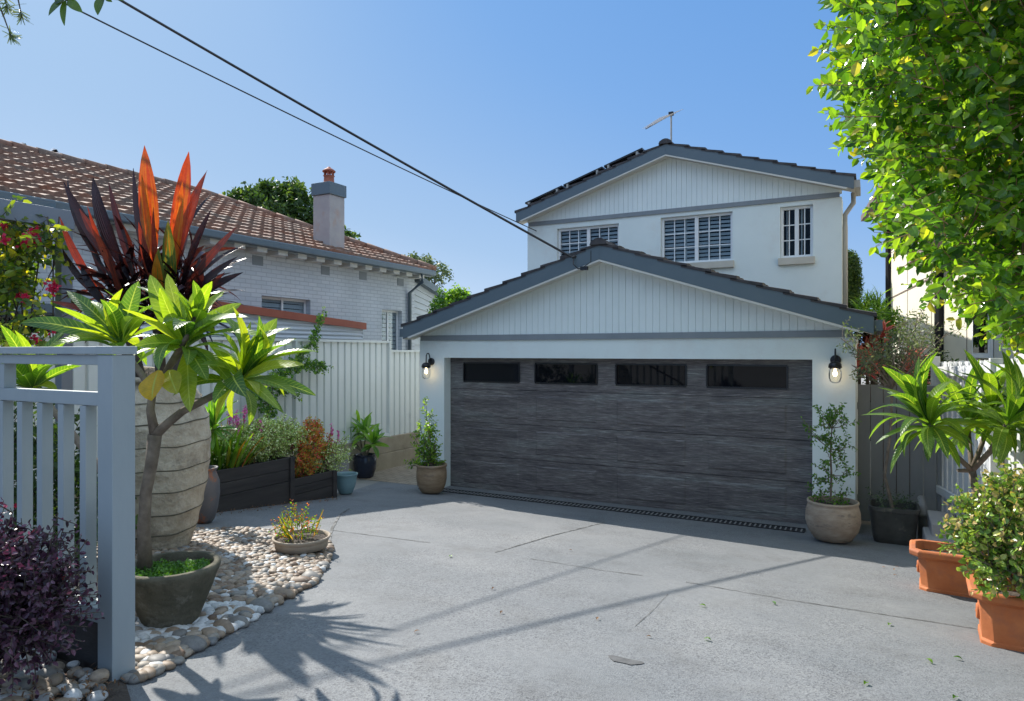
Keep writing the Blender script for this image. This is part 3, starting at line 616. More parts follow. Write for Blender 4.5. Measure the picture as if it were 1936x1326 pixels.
# wall lamps
def bulbmat():
    m, nt, b = newmat('lit_bulb'); b.inputs['Emission Color'].default_value = (1,.72,.38,1); b.inputs['Emission Strength'].default_value = 5; b.inputs['Base Color'].default_value = (1,.9,.7,1); return m
M['bulb'] = bulbmat()
M['jarglass'] = glassmat('jar_glass', .02, (.93,.94,.94))
def lamp(loc, label):
    t = thing('wall_lamp', label, 'wall lamp', loc, 'gooseneck lamps beside the garage door')
    x, y, z = loc
    mb = MB(); mb.rings([[(x+r*math.cos(a), y-d, z+r*math.sin(a)) for a in [k*math.pi/12 for k in range(24)]] for r, d in ((.062,.002),(.062,.018),(.045,.03))]); mb.build('wall_plate', M['blackm'], t, smooth=False)
    pts = [(x, y-.02, z), (x, y-.05, z+.04), (x, y-.06, z+.10), (x, y-.085, z+.135), (x, y-.125, z+.135), (x, y-.15, z+.10), (x, y-.155, z+.03), (x, y-.155, z-.03)]
    MB().tube(pts, .009, 8).build('lamp_arm', M['blackm'], t, smooth=True)
    c = (x, y-.155, z)
    MB().lathe(c, [(.014,-.01),(.045,-.02),(.070,-.045),(.078,-.09),(.064,-.096)], 24, cap1=True).build('lamp_cap', M['blackm'], t, smooth=True)
    MB().lathe(c, [(.060,-.094),(.070,-.12),(.075,-.16),(.074,-.21),(.062,-.255),(.04,-.275),(.012,-.28)], 24, cap1=True).build('lamp_glass', M['jarglass'], t, smooth=True)
    MB().lathe(c, [(.010,-.10),(.014,-.125),(.024,-.15),(.026,-.17),(.018,-.19),(.004,-.198)], 16, cap1=True).build('bulb', M['bulb'], t, smooth=True)
    l = bpy.data.lights.new('lamp_light', 'POINT'); l.energy = .22; l.color = (1,.72,.42); l.shadow_soft_size = .03; o = bpy.data.objects.new('lamp_light', l); C.objects.link(o); o.parent = t; o.location = Vector((x, y-.155, z-.225)) - Vector(loc)
lp = atY(816, 684, YG); lamp((lp.x, YG, lp.z), 'small lit glass lamp on the wall above the shrub in the brown glazed pot')
lp = atY(1580, 678, YG); lamp((lp.x, YG, lp.z-.02), 'small lit glass lamp on the wall above the shrub in the weathered belly pot')

# power cables
A = atY(1080, 486, 8.95); B = Vector((-7.55, 5.45, 4.0)); D = B - A
def cable(nm, A, Q, r, label, sag=.12, ext=2.6):
    D = Q - A; pts = []
    for i in range(25):
        t = ext*i/24; p = A + D*t; p.z -= sag*4*(t/ext)*(1-t/ext)*1.0; pts.append(p)
    tag(MB().tube(pts, r, 6).build(nm, M['blackm']), label, 'cable', 'overhead power cables')
cable('power_cable', A, B + Vector((0,0,.03)), .017, 'thick black overhead cable landing on the garage barge board')
A2 = Vector((atY(1014, 437, YU-.02).x, YU-.02, atY(1014, 437, YU-.02).z)); Q2 = atF(420, 137, 9.0)
cable('power_cable', A2, Q2, .010, 'thin overhead cable landing under the eave of the upper storey', .12, 2.2)

# ================================================================== NEIGHBOUR'S BRICK HOUSE (left)
XN = -9.6
nb = thing('brick_bungalow', 'grey painted brick bungalow with a terracotta tiled roof', 'house', (XN, 9, FL))
def wall_yz(mb, y0, y1, z0, z1, x0, x1, holes):        # faces +X at x0, back at x1
    ys = sorted({y0, y1} | {h[0] for h in holes} | {h[1] for h in holes}); zs = sorted({z0, z1} | {h[2] for h in holes} | {h[3] for h in holes})
    for i in range(len(ys)-1):
        for j in range(len(zs)-1):
            cy, cz = (ys[i]+ys[i+1])/2, (zs[j]+zs[j+1])/2
            if any(h[0] < cy < h[1] and h[2] < cz < h[3] for h in holes): continue
            mb.add([(x0,ys[i],zs[j]),(x0,ys[i+1],zs[j]),(x0,ys[i+1],zs[j+1]),(x0,ys[i],zs[j+1])], [(0,1,2,3)])
    for a, b, c, d in holes:
        mb.add([(x0,a,c),(x0,a,d),(x1,a,d),(x1,a,c)], [(0,1,2,3)]); mb.add([(x0,b,c),(x0,b,d),(x1,b,d),(x1,b,c)], [(3,2,1,0)])
        mb.add([(x0,a,d),(x0,b,d),(x1,b,d),(x1,a,d)], [(0,1,2,3)]); mb.add([(x0,a,c),(x0,b,c),(x1,b,c),(x1,a,c)], [(3,2,1,0)])
    return mb
def yz(u, v, X=XN): p = atX(u, v, X); return p.y, p.z
a0, z_ = yz(495, 559); a1, _ = yz(587, 566); NW1 = (a0, a1, z_-1.0, z_)
b0, z2 = yz(722, 585); b1, _ = yz(760, 588); NW2 = (b0, b1, z2-1.15, z2)
c0, z3 = yz(30, 585); NW3 = (3.2, yz(112, 585)[0]+.0, z3-1.4, z3-.05)
mb = MB(); wall_yz(mb, -1, 13.25, FL, 1.84, XN, XN-.2, [NW1, NW2, NW3]); mb.build('wall', M['pbrick'], nb)
mb = MB(); mb.add([(XN,13.25,FL),(XN-6,13.25,FL),(XN-6,13.25,1.84),(XN,13.25,1.84)], [(0,1,2,3)]); mb.build('end_wall', M['pbrick2'], nb)
def nwin(W, cols, dark=False):
    y0, y1, z0, z1 = W; X = XN-.12; t = .045; f = MB(); fm = M['barge'] if dark else M['white']
    for a, b, c, d in ((y0,y1,z1-t,z1),(y0,y1,z0,z0+t)): f.box(X-.03, X, a, b, c, d)
    for k in range(cols+1): yy = y0+(y1-y0-t)*k/cols; f.box(X-.028, X-.002, yy, yy+t, z0+t, z1-t)
    o = f.build('window', fm, nb)
    box(X-.02, X-.015, y0+t, y1-t, z0+t, z1-t).build('window_pane', M['glass'], o)
    s = MB(); n = int((z1-z0)/.09)
    for k in range(n): zz = z0+(z1-z0)*k/n; s.add([(X-.035,y0,zz),(X-.035,y1,zz),(X-.055,y1,zz+.078),(X-.055,y0,zz+.078)], [(0,1,2,3)])
    if not dark: s.build('shutter', M['white'], o)
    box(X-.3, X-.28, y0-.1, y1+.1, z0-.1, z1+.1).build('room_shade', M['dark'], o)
nwin(NW1, 2); nwin(NW2, 2); nwin(NW3, 2, True)
y0, y1, z0, z1 = NW3; box(XN+.002, XN+.10, y0-.1, y1+.1, z1+.02, z1+.14).build('window_hood', M['barge'], nb)
for (u, v) in [(487,493),(615,512),(686,522),(757,534),(400,478)]:
    y, z = yz(u, v); mb = MB(); mb.box(XN-.01, XN+.006, y-.12, y+.12, z-.085, z+.085)
    for k in range(5): mb.box(XN+.006, XN+.010, y-.10, y+.10, z-.07+k*.031, z-.055+k*.031)
    mb.build('air_vent', M['trim'], nb)
ZE, XE, NP = 1.92, -9.28, .42
# gutter, rafter tails, soffit
mb = MB(); mb.box(XE-.02, XE+.10, -1, 13.55, ZE-.12, ZE+.005); mb.build('gutter', M['barge'], nb, bevel=.02)
mb = MB(); mb.box(XE-.045, XE-.022, -1, 13.5, ZE-.15, ZE-.08); mb.build('fascia', M['trim'], nb)
y = 3.6
while y < 13.3:
    MB().prism([(XE-.02,y,ZE-.122),(XE-.02,y,ZE-.205),(XN,y,ZE-.205),(XN,y,ZE-.12)], (0,.22,0)).build('rafter_tail', M['soffit'], nb); y += .47
mb = MB(); mb.prism([(XE-.05,-1,ZE-.075),(XN-.1,-1,ZE+.09),(XN-.1,-1,ZE+.11),(XE-.05,-1,ZE-.055)], (0,14.4,0)); mb.build('eave_lining', M['trim'], nb)
XR, YH0, YH1 = -12.9, 9.9, 13.55
mb = MB(); ncrs = 13; wl = .26; ns = 8
def hipy(x): return YH1 - (XE - x)
for k in range(ncrs):
    xa = XE+.03 - (XE-XR)*k/ncrs; xb = XE+.03 - (XE-XR)*(k+1)/ncrs - .04
    za = ZE + (XE-xa)*NP + .075; zb = ZE + (XE-xb)*NP + .005
    vs, fs = [], []; m = int(15.0/wl*ns); yy0 = -1
    for i in range(m+1):
        y = yy0 + i*wl/ns; wv = .013*max(0, math.cos(2*math.pi*(y/wl))) + .004*math.cos(4*math.pi*y/wl) + .006*math.sin(k*5.1+y*.7)
        ya, yb = min(y, hipy(xa)), min(y, hipy(xb))
        vs += [(xa, ya, za-.09), (xa, ya, za+wv), (xb, yb, zb+wv)]
    for i in range(m):
        if vs[3*i][1] >= hipy(xa) - 1e-6 and vs[3*i+2][1] >= hipy(xb)-1e-6: break
        fs += [(3*i,3*i+3,3*i+4,3*i+1),(3*i+1,3*i+4,3*i+5,3*i+2)]
    mb.add(vs, fs)
mb.add([(XE,YH1,ZE),(XR,YH0,ZE+(XE-XR)*NP),(XR-3.6,YH1,ZE)], [(0,1,2)]); mb.add([(XR,-1,ZE+(XE-XR)*NP),(XR,YH0,ZE+(XE-XR)*NP),(XR-3.6,YH1,ZE),(XR-3.6,-1,ZE)], [(0,1,2,3)])
mb.build('roof', M['ttile'], nb, smooth=False)
roofo = C.objects[-1]
def capline(p, q):
    p, q = Vector(p), Vector(q); d = q-p; n = int(d.length/.4); mb = MB()
    for i in range(n):
        a, b = p+d*(i/n), p+d*((i+1.12)/n); mb.tube([a, b], [.10,.085], 10)
    return mb
capline((XR,-1,ZE+(XE-XR)*NP+.03),(XR,YH0,ZE+(XE-XR)*NP+.03)).build('ridge_cap', M['ttile'], nb, smooth=True)
capline((XR,YH0,ZE+(XE-XR)*NP+.03),(XE+.02,YH1,ZE+.05)).build('ridge_cap', M['ttile'], nb, smooth=True)
# gablets behind the ridge at far left
for (u1, v1) in ((101,288),(42,277)):
    a = atX(u1, v1, XR-1.0); s = .75
    MB().prism([(a.x,a.y,a.z),(a.x,a.y-s,a.z-s*.62),(a.x,a.y+s,a.z-s*.62)], (-1.6,0,0)).build('roof_gablet', M['slate2'], nb)
    MB().obox((a.x+.03,a.y-.05,a.z+.03),(a.x+.03,a.y+s*1.1,a.z-s*.62), .10, .07).build('gablet_barge', M['white'], nb)
    MB().obox((a.x+.03,a.y+.03,a.z+.03),(a.x+.03,a.y-s*1.1,a.z-s*.62), .10, .05).build('gablet_barge', M['barge'], nb)
# downpipe & weatherboard wing
yc = 13.1; mb = MB(); mb.tube([(XE+.04,yc-.05,ZE-.1),(XE+.04,yc-.05,ZE-.3),(XN+.06,yc-.12,ZE-.55),(XN+.06,yc-.12,FL)], .045, 10); mb.build('downpipe', M['barge'], nb, smooth=True)
mb = MB(); z = FL
while z < 1.75:
    yt = 13.27; 
    mb.add([(XN-.02,yt,z),(XN-.02,17.5,z),(XN-.045,17.5,z+.15),(XN-.045,yt,z+.15),], [(0,1,2,3)]); mb.add([(XN-.045,yt,z),(XN-.045,17.5,z),(XN-.02,17.5,z),(XN-.02,yt,z)], [(0,1,2,3)]); z += .15
# trim the top by the sloping roof of the wing
o = mb.build('weatherboard_wing', mat('wing_board', (.42,.45,.47), (.46,.49,.51), rough=.6, bump=.05), nb)
me = o.data
for v in me.vertices:
    zt = 1.72 - (v.co.y + 9 - 13.25)*.30 - FL
    if v.co.z > zt: v.co.z = zt
MB().prism([(XN+.12,13.3,1.82),(XN+.12,17.4,.60),(XN+.12,17.4,.46),(XN+.12,13.3,1.66)], (-3,0,0)).build('wing_roof', M['barge'], nb)
# chimney
ch = atX(629, 478, -9.75); cx, cy = -9.85, ch.y; w_ = .22; zc = atX(629, 375, cx).z; zt = atX(629, 352, cx).z
chm = box(cx-w_, cx+w_, cy-w_, cy+w_, 1.9, zc).build('chimney', M['chim'], roofo, bevel=.008)
box(cx-w_-.03, cx+w_+.03, cy-w_-.03, cy+w_+.03, zc+.002, zt).build('chimney_cap', M['barge'], roofo, bevel=.01)
mb = MB(); mb.lathe((cx,cy,zt), [(.13,0),(.11,.03),(.10,.16),(.12,.18)], 20, cap1=True)
for k in range(6): a = k*math.pi/3; mb.tube([(cx+.09*math.cos(a),cy+.09*math.sin(a),zt+.17),(cx+.09*math.cos(a),cy+.09*math.sin(a),zt+.27)], .018, 6)
mb.lathe((cx,cy,zt+.26), [(.13,0),(.135,.02),(.10,.05),(.05,.08),(.03,.10),(.0,.12)], 20); mb.build('chimney_pot', M['redpot'], roofo, smooth=True)

# shed with rust fascia
XS = -8.9; pa = atX(430, 572, XS); pb = atX(693, 611, XS)
sh = thing('garden_shed', 'white corrugated shed with a rust red roof edge behind the steel fence', 'shed', (XS, pb.y, FL))
mb = MB(); mb.prism([(XS,pa.y-1.5,pa.z+.09),(XS,pb.y,pb.z),(XS,pb.y,pb.z-.13),(XS,pa.y-1.5,pa.z-.04)], (-.6,0,0)); mb.build('roof', M['rust'], sh)
mb = MB(); n = 60; vs = []; 
zz = FL; rows_ = []
while zz < pb.z-.02: rows_.append(zz); zz += .0125
for z in rows_:
    xo = XS-.06+.010*math.sin(2*math.pi*z/.076); vs += [(xo, pa.y-1.4, z), (xo, pb.y-.05, z)]
mb.add(vs, [(2*i,2*i+1,2*i+3,2*i+2) for i in range(len(rows_)-1)]); mb.box(XS-.6,XS-.05,pb.y-.06,pb.y-.04,FL,pb.z-.14); mb.prism([(XS-.075,pa.y-1.4,rows_[-1]),(XS-.075,pb.y-.06,rows_[-1]),(XS-.075,pb.y-.06,pb.z-.05),(XS-.075,pa.y-1.4,pa.z+.0)],(-.03,0,0)); mb.build('wall', M['corr'], sh, smooth=False)

# steel boundary fence with retaining wall below
XF = -8.2
fe = thing('steel_fence', 'pale ribbed steel boundary fence beside the garage', 'fence', (XF, 9, FL))
def ribbed(y0, y1, z0, z1a, z1b, pitch=.17):
    mb = MB(); pr = []; y = y0
    while y < y1: pr += [(y, 0), (y+pitch*.70, 0), (y+pitch*.76, -.042), (y+pitch*.92, -.042), (y+pitch*.985, 0)]; y += pitch
    pr = [(min(a, y1), b) for a, b in pr]; vs = []
    for yy, dx in pr: zt = z1a + (z1b-z1a)*(yy-y0)/(y1-y0); vs += [(XF+dx, yy, z0), (XF+dx, yy, zt)]
    mb.add(vs, [(2*i,2*i+2,2*i+3,2*i+1) for i in range(len(pr)-1)]); return mb
yb_, _ = yz(735, 650, XF); ye = atX(812, 700, XF).y
zlo = atX(733, 822, XF).z
yy = 2.0; edges = [yb_-2.4*k for k in range(4)][::-1]
for a, b in zip(edges[:-1], edges[1:]):
    ribbed(a, b-.02, zlo, .17+.01, .17).build('fence_panel', M['colorb'], fe)
    box(XF-.03, XF+.03, a, b-.02, .165, .205).build('top_rail', M['colorb'], fe); box(XF-.03, XF+.03, a, b-.02, zlo-.03, zlo+.02).build('bottom_rail', M['colorb'], fe)
    box(XF-.03, XF+.035, b-.02, b+.03, zlo-.05, .205).build('fence_post', M['colorb'], fe)
ribbed(yb_+.03, ye, zlo-.1, .0, -.01).build('fence_panel', M['colorb'], fe); box(XF-.03, XF+.03, yb_+.03, ye, -.01, .03).build('top_rail', M['colorb'], fe)
rw = MB()
for k, (z0, z1) in enumerate(((FL-.05, FL+.31), (FL+.314, zlo-.035))): rw.box(XF-.06-.01*k, XF+.07-.012*k, 3.0+.01*k, ye, z0, z1)
tag(rw.build('retaining_wall', M['sleeper'], bevel=.012), 'low stained brown retaining wall under the steel fence', 'retaining wall')

# ================================================================== RIGHT SIDE
# grey board fence beside the garage
bf = thing('board_fence', 'dark grey board fence between the garage and the white paling fence', 'fence', (.25, 9.95, FL))
x = GX1+.02; k = 0
while x < .80:
    box(x, x+.138, 9.93, 9.95, FL+.05, -.43+.004*rnd.random()).build('board', M['dboard'], bf, bevel=.003); x += .146
mb = MB(); mb.box(GX1+.01, .80, 9.955, 9.99, -.75, -.66); mb.box(GX1+.01, .80, 9.955, 9.99, -1.95, -1.86); mb.build('fence_rail', M['dboard'], bf)
# white paling fence along the right boundary
def fx(y): return .72 + .107*(10.3-y)
pf = thing('paling_fence', 'white paling fence with a capped rail along the boundary', 'fence', (fx(7), 7, gz(7)))
y = 3.0; k = 0
FD = Vector((-.107, 1, 0)).normalized()
while y < 10.2:
    top = -.02 - .022*(y-5) + (.05 if k % 2 else 0)*0 + rnd.uniform(-.006,.006)
    p = Vector((fx(y), y, 0)); q = p + FD*.105; g0 = gz(y)+.06
    off = Vector((.012*(k % 2)+.0, 0, 0))
    mb = MB(); a, b = p+off, q+off
    mb.prism([(a.x,a.y,g0),(b.x,b.y,g0),(b.x,b.y,top-.02),(b.x-(b.x-a.x)*.25,b.y-.02,top),(a.x+(b.x-a.x)*.25,a.y+.02,top),(a.x,a.y,top-.02)], (.018,0,0)); mb.build('paling', M['wboard'], pf)
    y += .128; k += 1
def frail(name, y0, y1, z0, z1, h, w, xo):
    return MB().obox((fx(y0)+xo,y0,z0),(fx(y1)+xo,y1,z1), w, h).build(name, M['wboard'], pf, bevel=.004)
frail('capping_rail', 3.0, 7.4, -.10, -.17, .11, .05, -.04); frail('capping_rail', 7.4, 10.1, -.17, -.25, .11, .05, -.04)
frail('bottom_rail', 3.0, 10.2, gz(3)+.35, -1.72, .09, .045, -.035)
for y in (4.6, 7.4, 10.0): box(fx(y)-.10, fx(y)-.005, y-.05, y+.05, gz(y), -.06).build('fence_post', M['wboard'], pf, bevel=.004)
# stone steps and pipe at the fence foot
for k, (x0,x1,y0,y1,h) in enumerate([(.50,.80,8.3,8.95,.17),(.56,.82,8.55,9.25,.30)]):
    tag(box(x0,x1,y0,y1,FL-.05+0*k,FL+h+.1).build('stone_block', M['gpot'], bevel=.015), ['low grey block at the foot of the paling fence','taller grey block stacked behind the low one by the paling fence'][k], 'block', 'grey blocks by the paling fence')
t = thing('drain_pipe', 'short grey drain pipe standing behind the dark square pot', 'pipe', (.52, 9.3, FL))
MB().tube([(.52,9.3,FL),(.52,9.3,FL+.42),(.52,9.42,FL+.50)], .045, 12).build('pipe', M['dboard'], t, smooth=True); MB().tube([(.52,9.3,FL+.30),(.52,9.3,FL+.36)], .055, 12).build('pipe_collar', M['dboard'], t, smooth=True)

# cream house on the right
def rx(y): return 2.30 - .107*(y-6)
cr = thing('cream_house', 'cream two storey house with dark downpipes behind the paling fence', 'house', (rx(14), 14, FL))
mb = MB(); 
def rq(y0, y1, z0, z1, off=0): return [(rx(y0)-off,y0,z0),(rx(y1)-off,y1,z0),(rx(y1)-off,y1,z1),(rx(y0)-off,y0,z1)]
mb.prism(rq(4.5, 23, FL, 4.1), (4,0,0)); mb.build('wall', M['cream'], cr)
mb = MB()
for z in (1.55, 2.95): mb.prism(rq(4.5, 22.9, z, z+.035, .012), (.01,0,0))
for y in (8,11,14,17,20): mb.prism(rq(y, y+.02, FL, 4.1, .008), (.006,0,0))
mb.build('cover_strip', M['brownroof'], cr)
for y in (22.95, 15.9): x = rx(y)-.06; MB().tube([(x,y,FL),(x,y,4.2 if y > 20 else 2.2)], .08 if y > 20 else .09, 8).build('downpipe', M['dark'], cr)
mb = MB(); mb.prism([(rx(23.3)-.75,23.3,3.95),(rx(23.3)-.75,23.3,4.12),(rx(23.3)+1.6,23.3,5.5),(rx(23.3)+4,23.3,4.1)], (rx(5)-rx(23.3),-18.3,0)); mb.build('roof', M['brownroof'], cr)
wv = MB(); yw = 15.2; wv.prism([(rx(yw)-.02,yw,1.9),(rx(yw)-.5,yw,1.85),(rx(yw)-.02,yw,2.45)], (rx(yw+1.8)-rx(yw),1.8,0)); wv.build('window_hood', M['brownroof'], cr)
for (y0,y1,z0,z1) in ((12.4,13.4,-.1,1.0),(10.2,11.2,-.1,1.0)):
    f = MB(); f.prism(rq(y0,y1,z0,z1,.06),(.05,0,0)); o = f.build('window', M['white'], cr); g = MB(); g.prism(rq(y0+.08,y1-.08,z0+.08,z1-.08,.066),(.004,0,0)); g.build('window_pane', M['dglass'], o)

# ================================================================== FRONT FENCE AND ARBOUR (left)
ff = thing('front_fence', 'blue grey timber picket fence ending in a square post beside the pebble bed', 'fence', (-3.0, 1.86, gz(1.86)))
PX, PY = atF(212, 900, 3.02).x, atF(212, 900, 3.02).y; W_ = .108
zb = gz(PY)-.02
box(PX-W_, PX, PY, PY+W_, zb, -.016).build('post', M['fencepaint'], ff, bevel=.003)
box(PX-W_-.004, PX+.006, PY-.006, PY+W_+.006, -.013, .024).build('post_cap', M['fencepaint'], ff, bevel=.003)
RY0, RY1 = PY+.018, PY+.075
FX0 = -9.0
box(FX0, PX-W_-.006, PY-.003, PY+W_, -.012, .023).build('top_cap', M['fencepaint'], ff, bevel=.003)
def zat(u, v): return atY(u, v, PY+.02).z
box(FX0, PX-W_-.002, RY0-.004, RY1+.004, zat(150,690), -.014).build('top_rail', M['fencepaint'], ff, bevel=.003)
box(FX0, PX-W_-.002, RY0, RY1, zat(150,766), zat(150,741)).build('middle_rail', M['fencepaint'], ff, bevel=.003)
zr0 = zat(150,1165); zr1 = zat(150,1138)
box(FX0, PX-W_-.002, RY0-.01, RY1+.015, zr0, zr1).build('bottom_rail', M['fencepaint'], ff, bevel=.003)
x = PX-W_-.125
for k in range(20):
    box(x-.046, x, RY0+.002, RY0+.054, zr1+.002, zat(150,767)).build('batten', M['fencepaint'], ff, bevel=.002); x -= .178
    if k == 3: box(PX-W_-.88, PX-W_-.82, RY0+.001, RY1-.001, zat(150,740.5), zat(150,690.5)).build('stile', M['fencepaint'], ff)
MB().box(FX0, PX-W_, RY0+.005, RY1, gz(PY)-.03, zr0-.01).build('plinth_board', M['btimber'], ff)
# arbour
ar = thing('arbour', 'slate grey timber arbour carrying the flowering vine', 'arbour', (-6.5, 3.6, gz(3.6)))
pa_ = atF(121, 640, 6.2); ax_, ay_ = pa_.x, pa_.y
zt_ = atF(121, 403, 6.2).z
box(ax_-.05, ax_+.05, ay_-.05, ay_+.05, gz(ay_), zt_-.15).build('post', M['slate2'], ar, bevel=.003)
box(ax_-.05, ax_+.05, ay_-1.8, ay_-1.7, gz(ay_), zt_-.15).build('post', M['slate2'], ar, bevel=.003)
box(ax_-.045, ax_+.06, ay_-2.6, ay_+.06, zt_-.148, zt_+.02).build('beam', M['slate2'], ar, bevel=.004)
box(ax_-1.2, ax_-1.1, ay_-2.6, ay_+.06, zt_-.148, zt_+.02).build('beam', M['slate2'], ar, bevel=.004)
for k in range(4): box(ax_-1.2, ax_+.05, ay_-.1-k*.6, ay_-.04-k*.6, zt_+.022, zt_+.07).build('purlin', M['barge'], ar)
# ================================================================== PLANTS
def V(*a): return Vector(a)
def rv(): 
    while True:
        p = Vector((rnd.uniform(-1,1), rnd.uniform(-1,1), rnd.uniform(-1,1)))
        if .05 < p.length < 1: return p.normalized()
def frangprof(t): return math.sin(math.pi * min(1, t**.85))**.6 * (.55 + .45*min(1, t*2.4)) if 0 < t < 1 else 0
def whorl(mb, c, axis, n, L, W, lo=20, hi=105, tint=(0,.8), droop=-.12, prof=frangprof, petiole=0.0, twigs=None, fold=.22, jit=.18, nseg=8):
    axis = Vector(axis).normalized(); a = axis.cross(Vector((.3,.5,.2))).normalized(); b = axis.cross(a)
    for i in range(n):
        f = i/(max(n-1,1)); az = i*2.39996 + rnd.uniform(-.25,.25); el = R_(lo + (hi-lo)*f + rnd.uniform(-9,9))
        d = axis*math.cos(el) + (a*math.cos(az) + b*math.sin(az))*math.sin(el)
        l = L*(.72+.35*math.sin(math.pi*min(1,f+.25)))*(1+rnd.uniform(-jit,jit)); base = Vector(c) - axis*.05*f + d*petiole*l
        tip = base + d*l; nrm = axis + rv()*.35
        mb.leaf(base, tip, W*(1+rnd.uniform(-jit,jit)), droop*-1*(-1)*-1 if False else abs(droop)*(.4+1.2*rnd.random()), nrm, fold, nseg, rnd.uniform(*tint), prof)
        if twigs is not None and petiole: twigs.tube([Vector(c) - axis*.05*f, base], .004, 4)
def sprigs(lf, tw, starts, dirs, n, step, L, W, tint=(0,1), tipt=None, up=.3, r=.003):
    """leafy twigs: alternate leaves along a slightly bent shoot"""
    P, D, N, T, LL = [], [], [], [], []
    for s, d in zip(starts, dirs):
        s, d = Vector(s), Vector(d).normalized(); bend = rv()*.25; pts = [s.copy()]; p = s.copy(); sd = d.cross(rv()).normalized()
        for i in range(n):
            d = (d + bend*.12).normalized(); p = p + d*step; pts.append(p.copy())
            q = (sd if i % 2 else -sd); q = (q + rv()*.35).normalized()
            dd = (q*.85 + d*.55 + Vector((0,0,-.12))).normalized()
            P.append(p); D.append(dd); nn = (Vector((0,0,1))*up + rv()*.7 + d.cross(q)*.2).normalized(); N.append(nn)
            t = rnd.uniform(*tint)
            if tipt is not None and i >= n-2: t = min(1, t + tipt*rnd.random())
            T.append(t); LL.append(L*(.7+.5*rnd.random()) * (1 - .35*(i/n)**2))
        if tw is not None: tw.tube([pts[0], pts[len(pts)//2], pts[-1]], [r, r*.8, r*.5], 4)
    if P:
        LL = np.array(LL); lf.leaves(P, D, N, LL, LL*(W/L), T)
def ball_points(c, rad, n, shell=.55, noise=.25, seed=0, half=None):
    r = random.Random(seed); out = []
    ph = [r.random()*6 for _ in range(6)]
    while len(out) < n:
        d = Vector((r.gauss(0,1), r.gauss(0,1), r.gauss(0,1))).normalized()
        k = 1 + noise*(math.sin(3*d.x+ph[0])*math.cos(4*d.y+ph[1]) + .6*math.sin(7*d.z+ph[2]+5*d.x) + .5*math.sin(9*d.y+ph[3]))
        rr = (shell + (1-shell)*r.random()**.6)*k
        p = Vector((c[0]+d.x*rad[0]*rr, c[1]+d.y*rad[1]*rr, c[2]+d.z*rad[2]*rr))
        if half is not None and p.z < half: continue
        out.append((p, d))
    return out
def bushy(lf, tw, c, rad, n, nl, step, L, W, tint=(0,1), tipt=None, seed=0, shell=.55, noise=.25, half=None, upd=.35):
    pts = ball_points(c, rad, n, shell, noise, seed, half)
    sprigs(lf, tw, [p for p, d in pts], [d*.8 + rv()*.5 + Vector((0,0,upd)) for p, d in pts], nl, step, L, W, tint, tipt)
def limbs(mb, base, ends, r0, k=.55, n=5, wob=.06, sides=8):
    for e in ends:
        b, e = Vector(base), Vector(e); d = e-b; pts = [b + d*(i/n) + (rv()*wob*d.length*.4 if 0 < i < n else Vector((0,0,0))) for i in range(n+1)]
        mb.tube(pts, [r0*(1-(1-k)*i/n) for i in range(n+1)], sides)
def pot_lathe(mb, c, prof, thick=.02, n=44):
    """prof outer (r,z) from foot to lip; adds the inner wall down to the soil"""
    inner = [(max(prof[-1][0]-thick, .01), prof[-1][1]), (max(prof[-2][0]-thick,.01), prof[-2][1]-.02), (max(prof[-2][0]-thick*1.3,.01), prof[-1][1]-.09)]
    return mb.lathe(c, prof + inner, n, True, True)
def soil_disc(mb, c, r, z): 
    n = 24; mb.add([(c[0]+r*math.cos(2*math.pi*i/n)*(1+.0*i), c[1]+r*math.sin(2*math.pi*i/n), c[2]+z) for i in range(n)] + [(c[0],c[1],c[2]+z+.02)], [(i,(i+1)%n,n) for i in range(n)])
def on_ground(u, v): p = gnd(u, v); return (p.x, p.y, gz(p.y)+.004)

# ---- giant urn
c = on_ground(275, 1038); c = (c[0], c[1]+.10, c[2])
t = thing('giant_urn', 'giant weathered tan urn with horizontal ridges behind the fence post', 'urn', c)
prof = []; HU = 1.42
for i in range(61):
    z = HU*i/60; f = i/60
    r = .265 + (.415-.265)*math.sin(math.pi*min(1, f/1.22))**.9 if f < .61 else .415 - (.415-.25)*((f-.61)/.39)**2.1
    seam = min(abs((z + .0) - s) for s in (.17,.34,.53,.71,.90,1.08,1.25)); r += .012*(1-min(seam/.06,1)) - .010*math.exp(-(seam/.008)**2)
    prof.append((r, z))
prof += [(.285, HU+.01), (.30, HU+.03), (.29, HU+.055)]
mb = MB(); rr = []
for r, z in prof + [(.25,HU+.05),(.22,HU-.05)]:
    rr.append([(c[0]+(r+.006*math.sin(5*a+z*3))*math.cos(a), c[1]+(r+.006*math.sin(5*a+z*3))*math.sin(a), c[2]+z+.035*math.sin(a-.9)*min(1, z)+.006*math.sin(7*a)*min(1,z)) for a in [2*math.pi*i/72 for i in range(72)]])
mb.rings(rr, True, True); mb.build('urn_body', M['urn'], t, smooth=True)
mb = MB()
for s in (.17,.34,.53,.71,.90,1.08,1.25):
    ph = s*7
    r = np.interp(s, [z for _, z in prof[:61]], [r for r, _ in prof[:61]]) + .001
    pts = [(c[0]+(r+.006*math.sin(5*a+s*3))*math.cos(a), c[1]+(r+.006*math.sin(5*a+s*3))*math.sin(a), c[2]+s+.012+.035*math.sin(a-.9)+.006*math.sin(7*a)) for a in [2*math.pi*i/48 for i in range(49)]]
    mb.tube(pts, .005, 6)
mb.build('urn_ridge_shadow', M['bowl'], t, smooth=True)  # dark rings on the ridges, painting the shadow lines of the grooves
urn_c = c
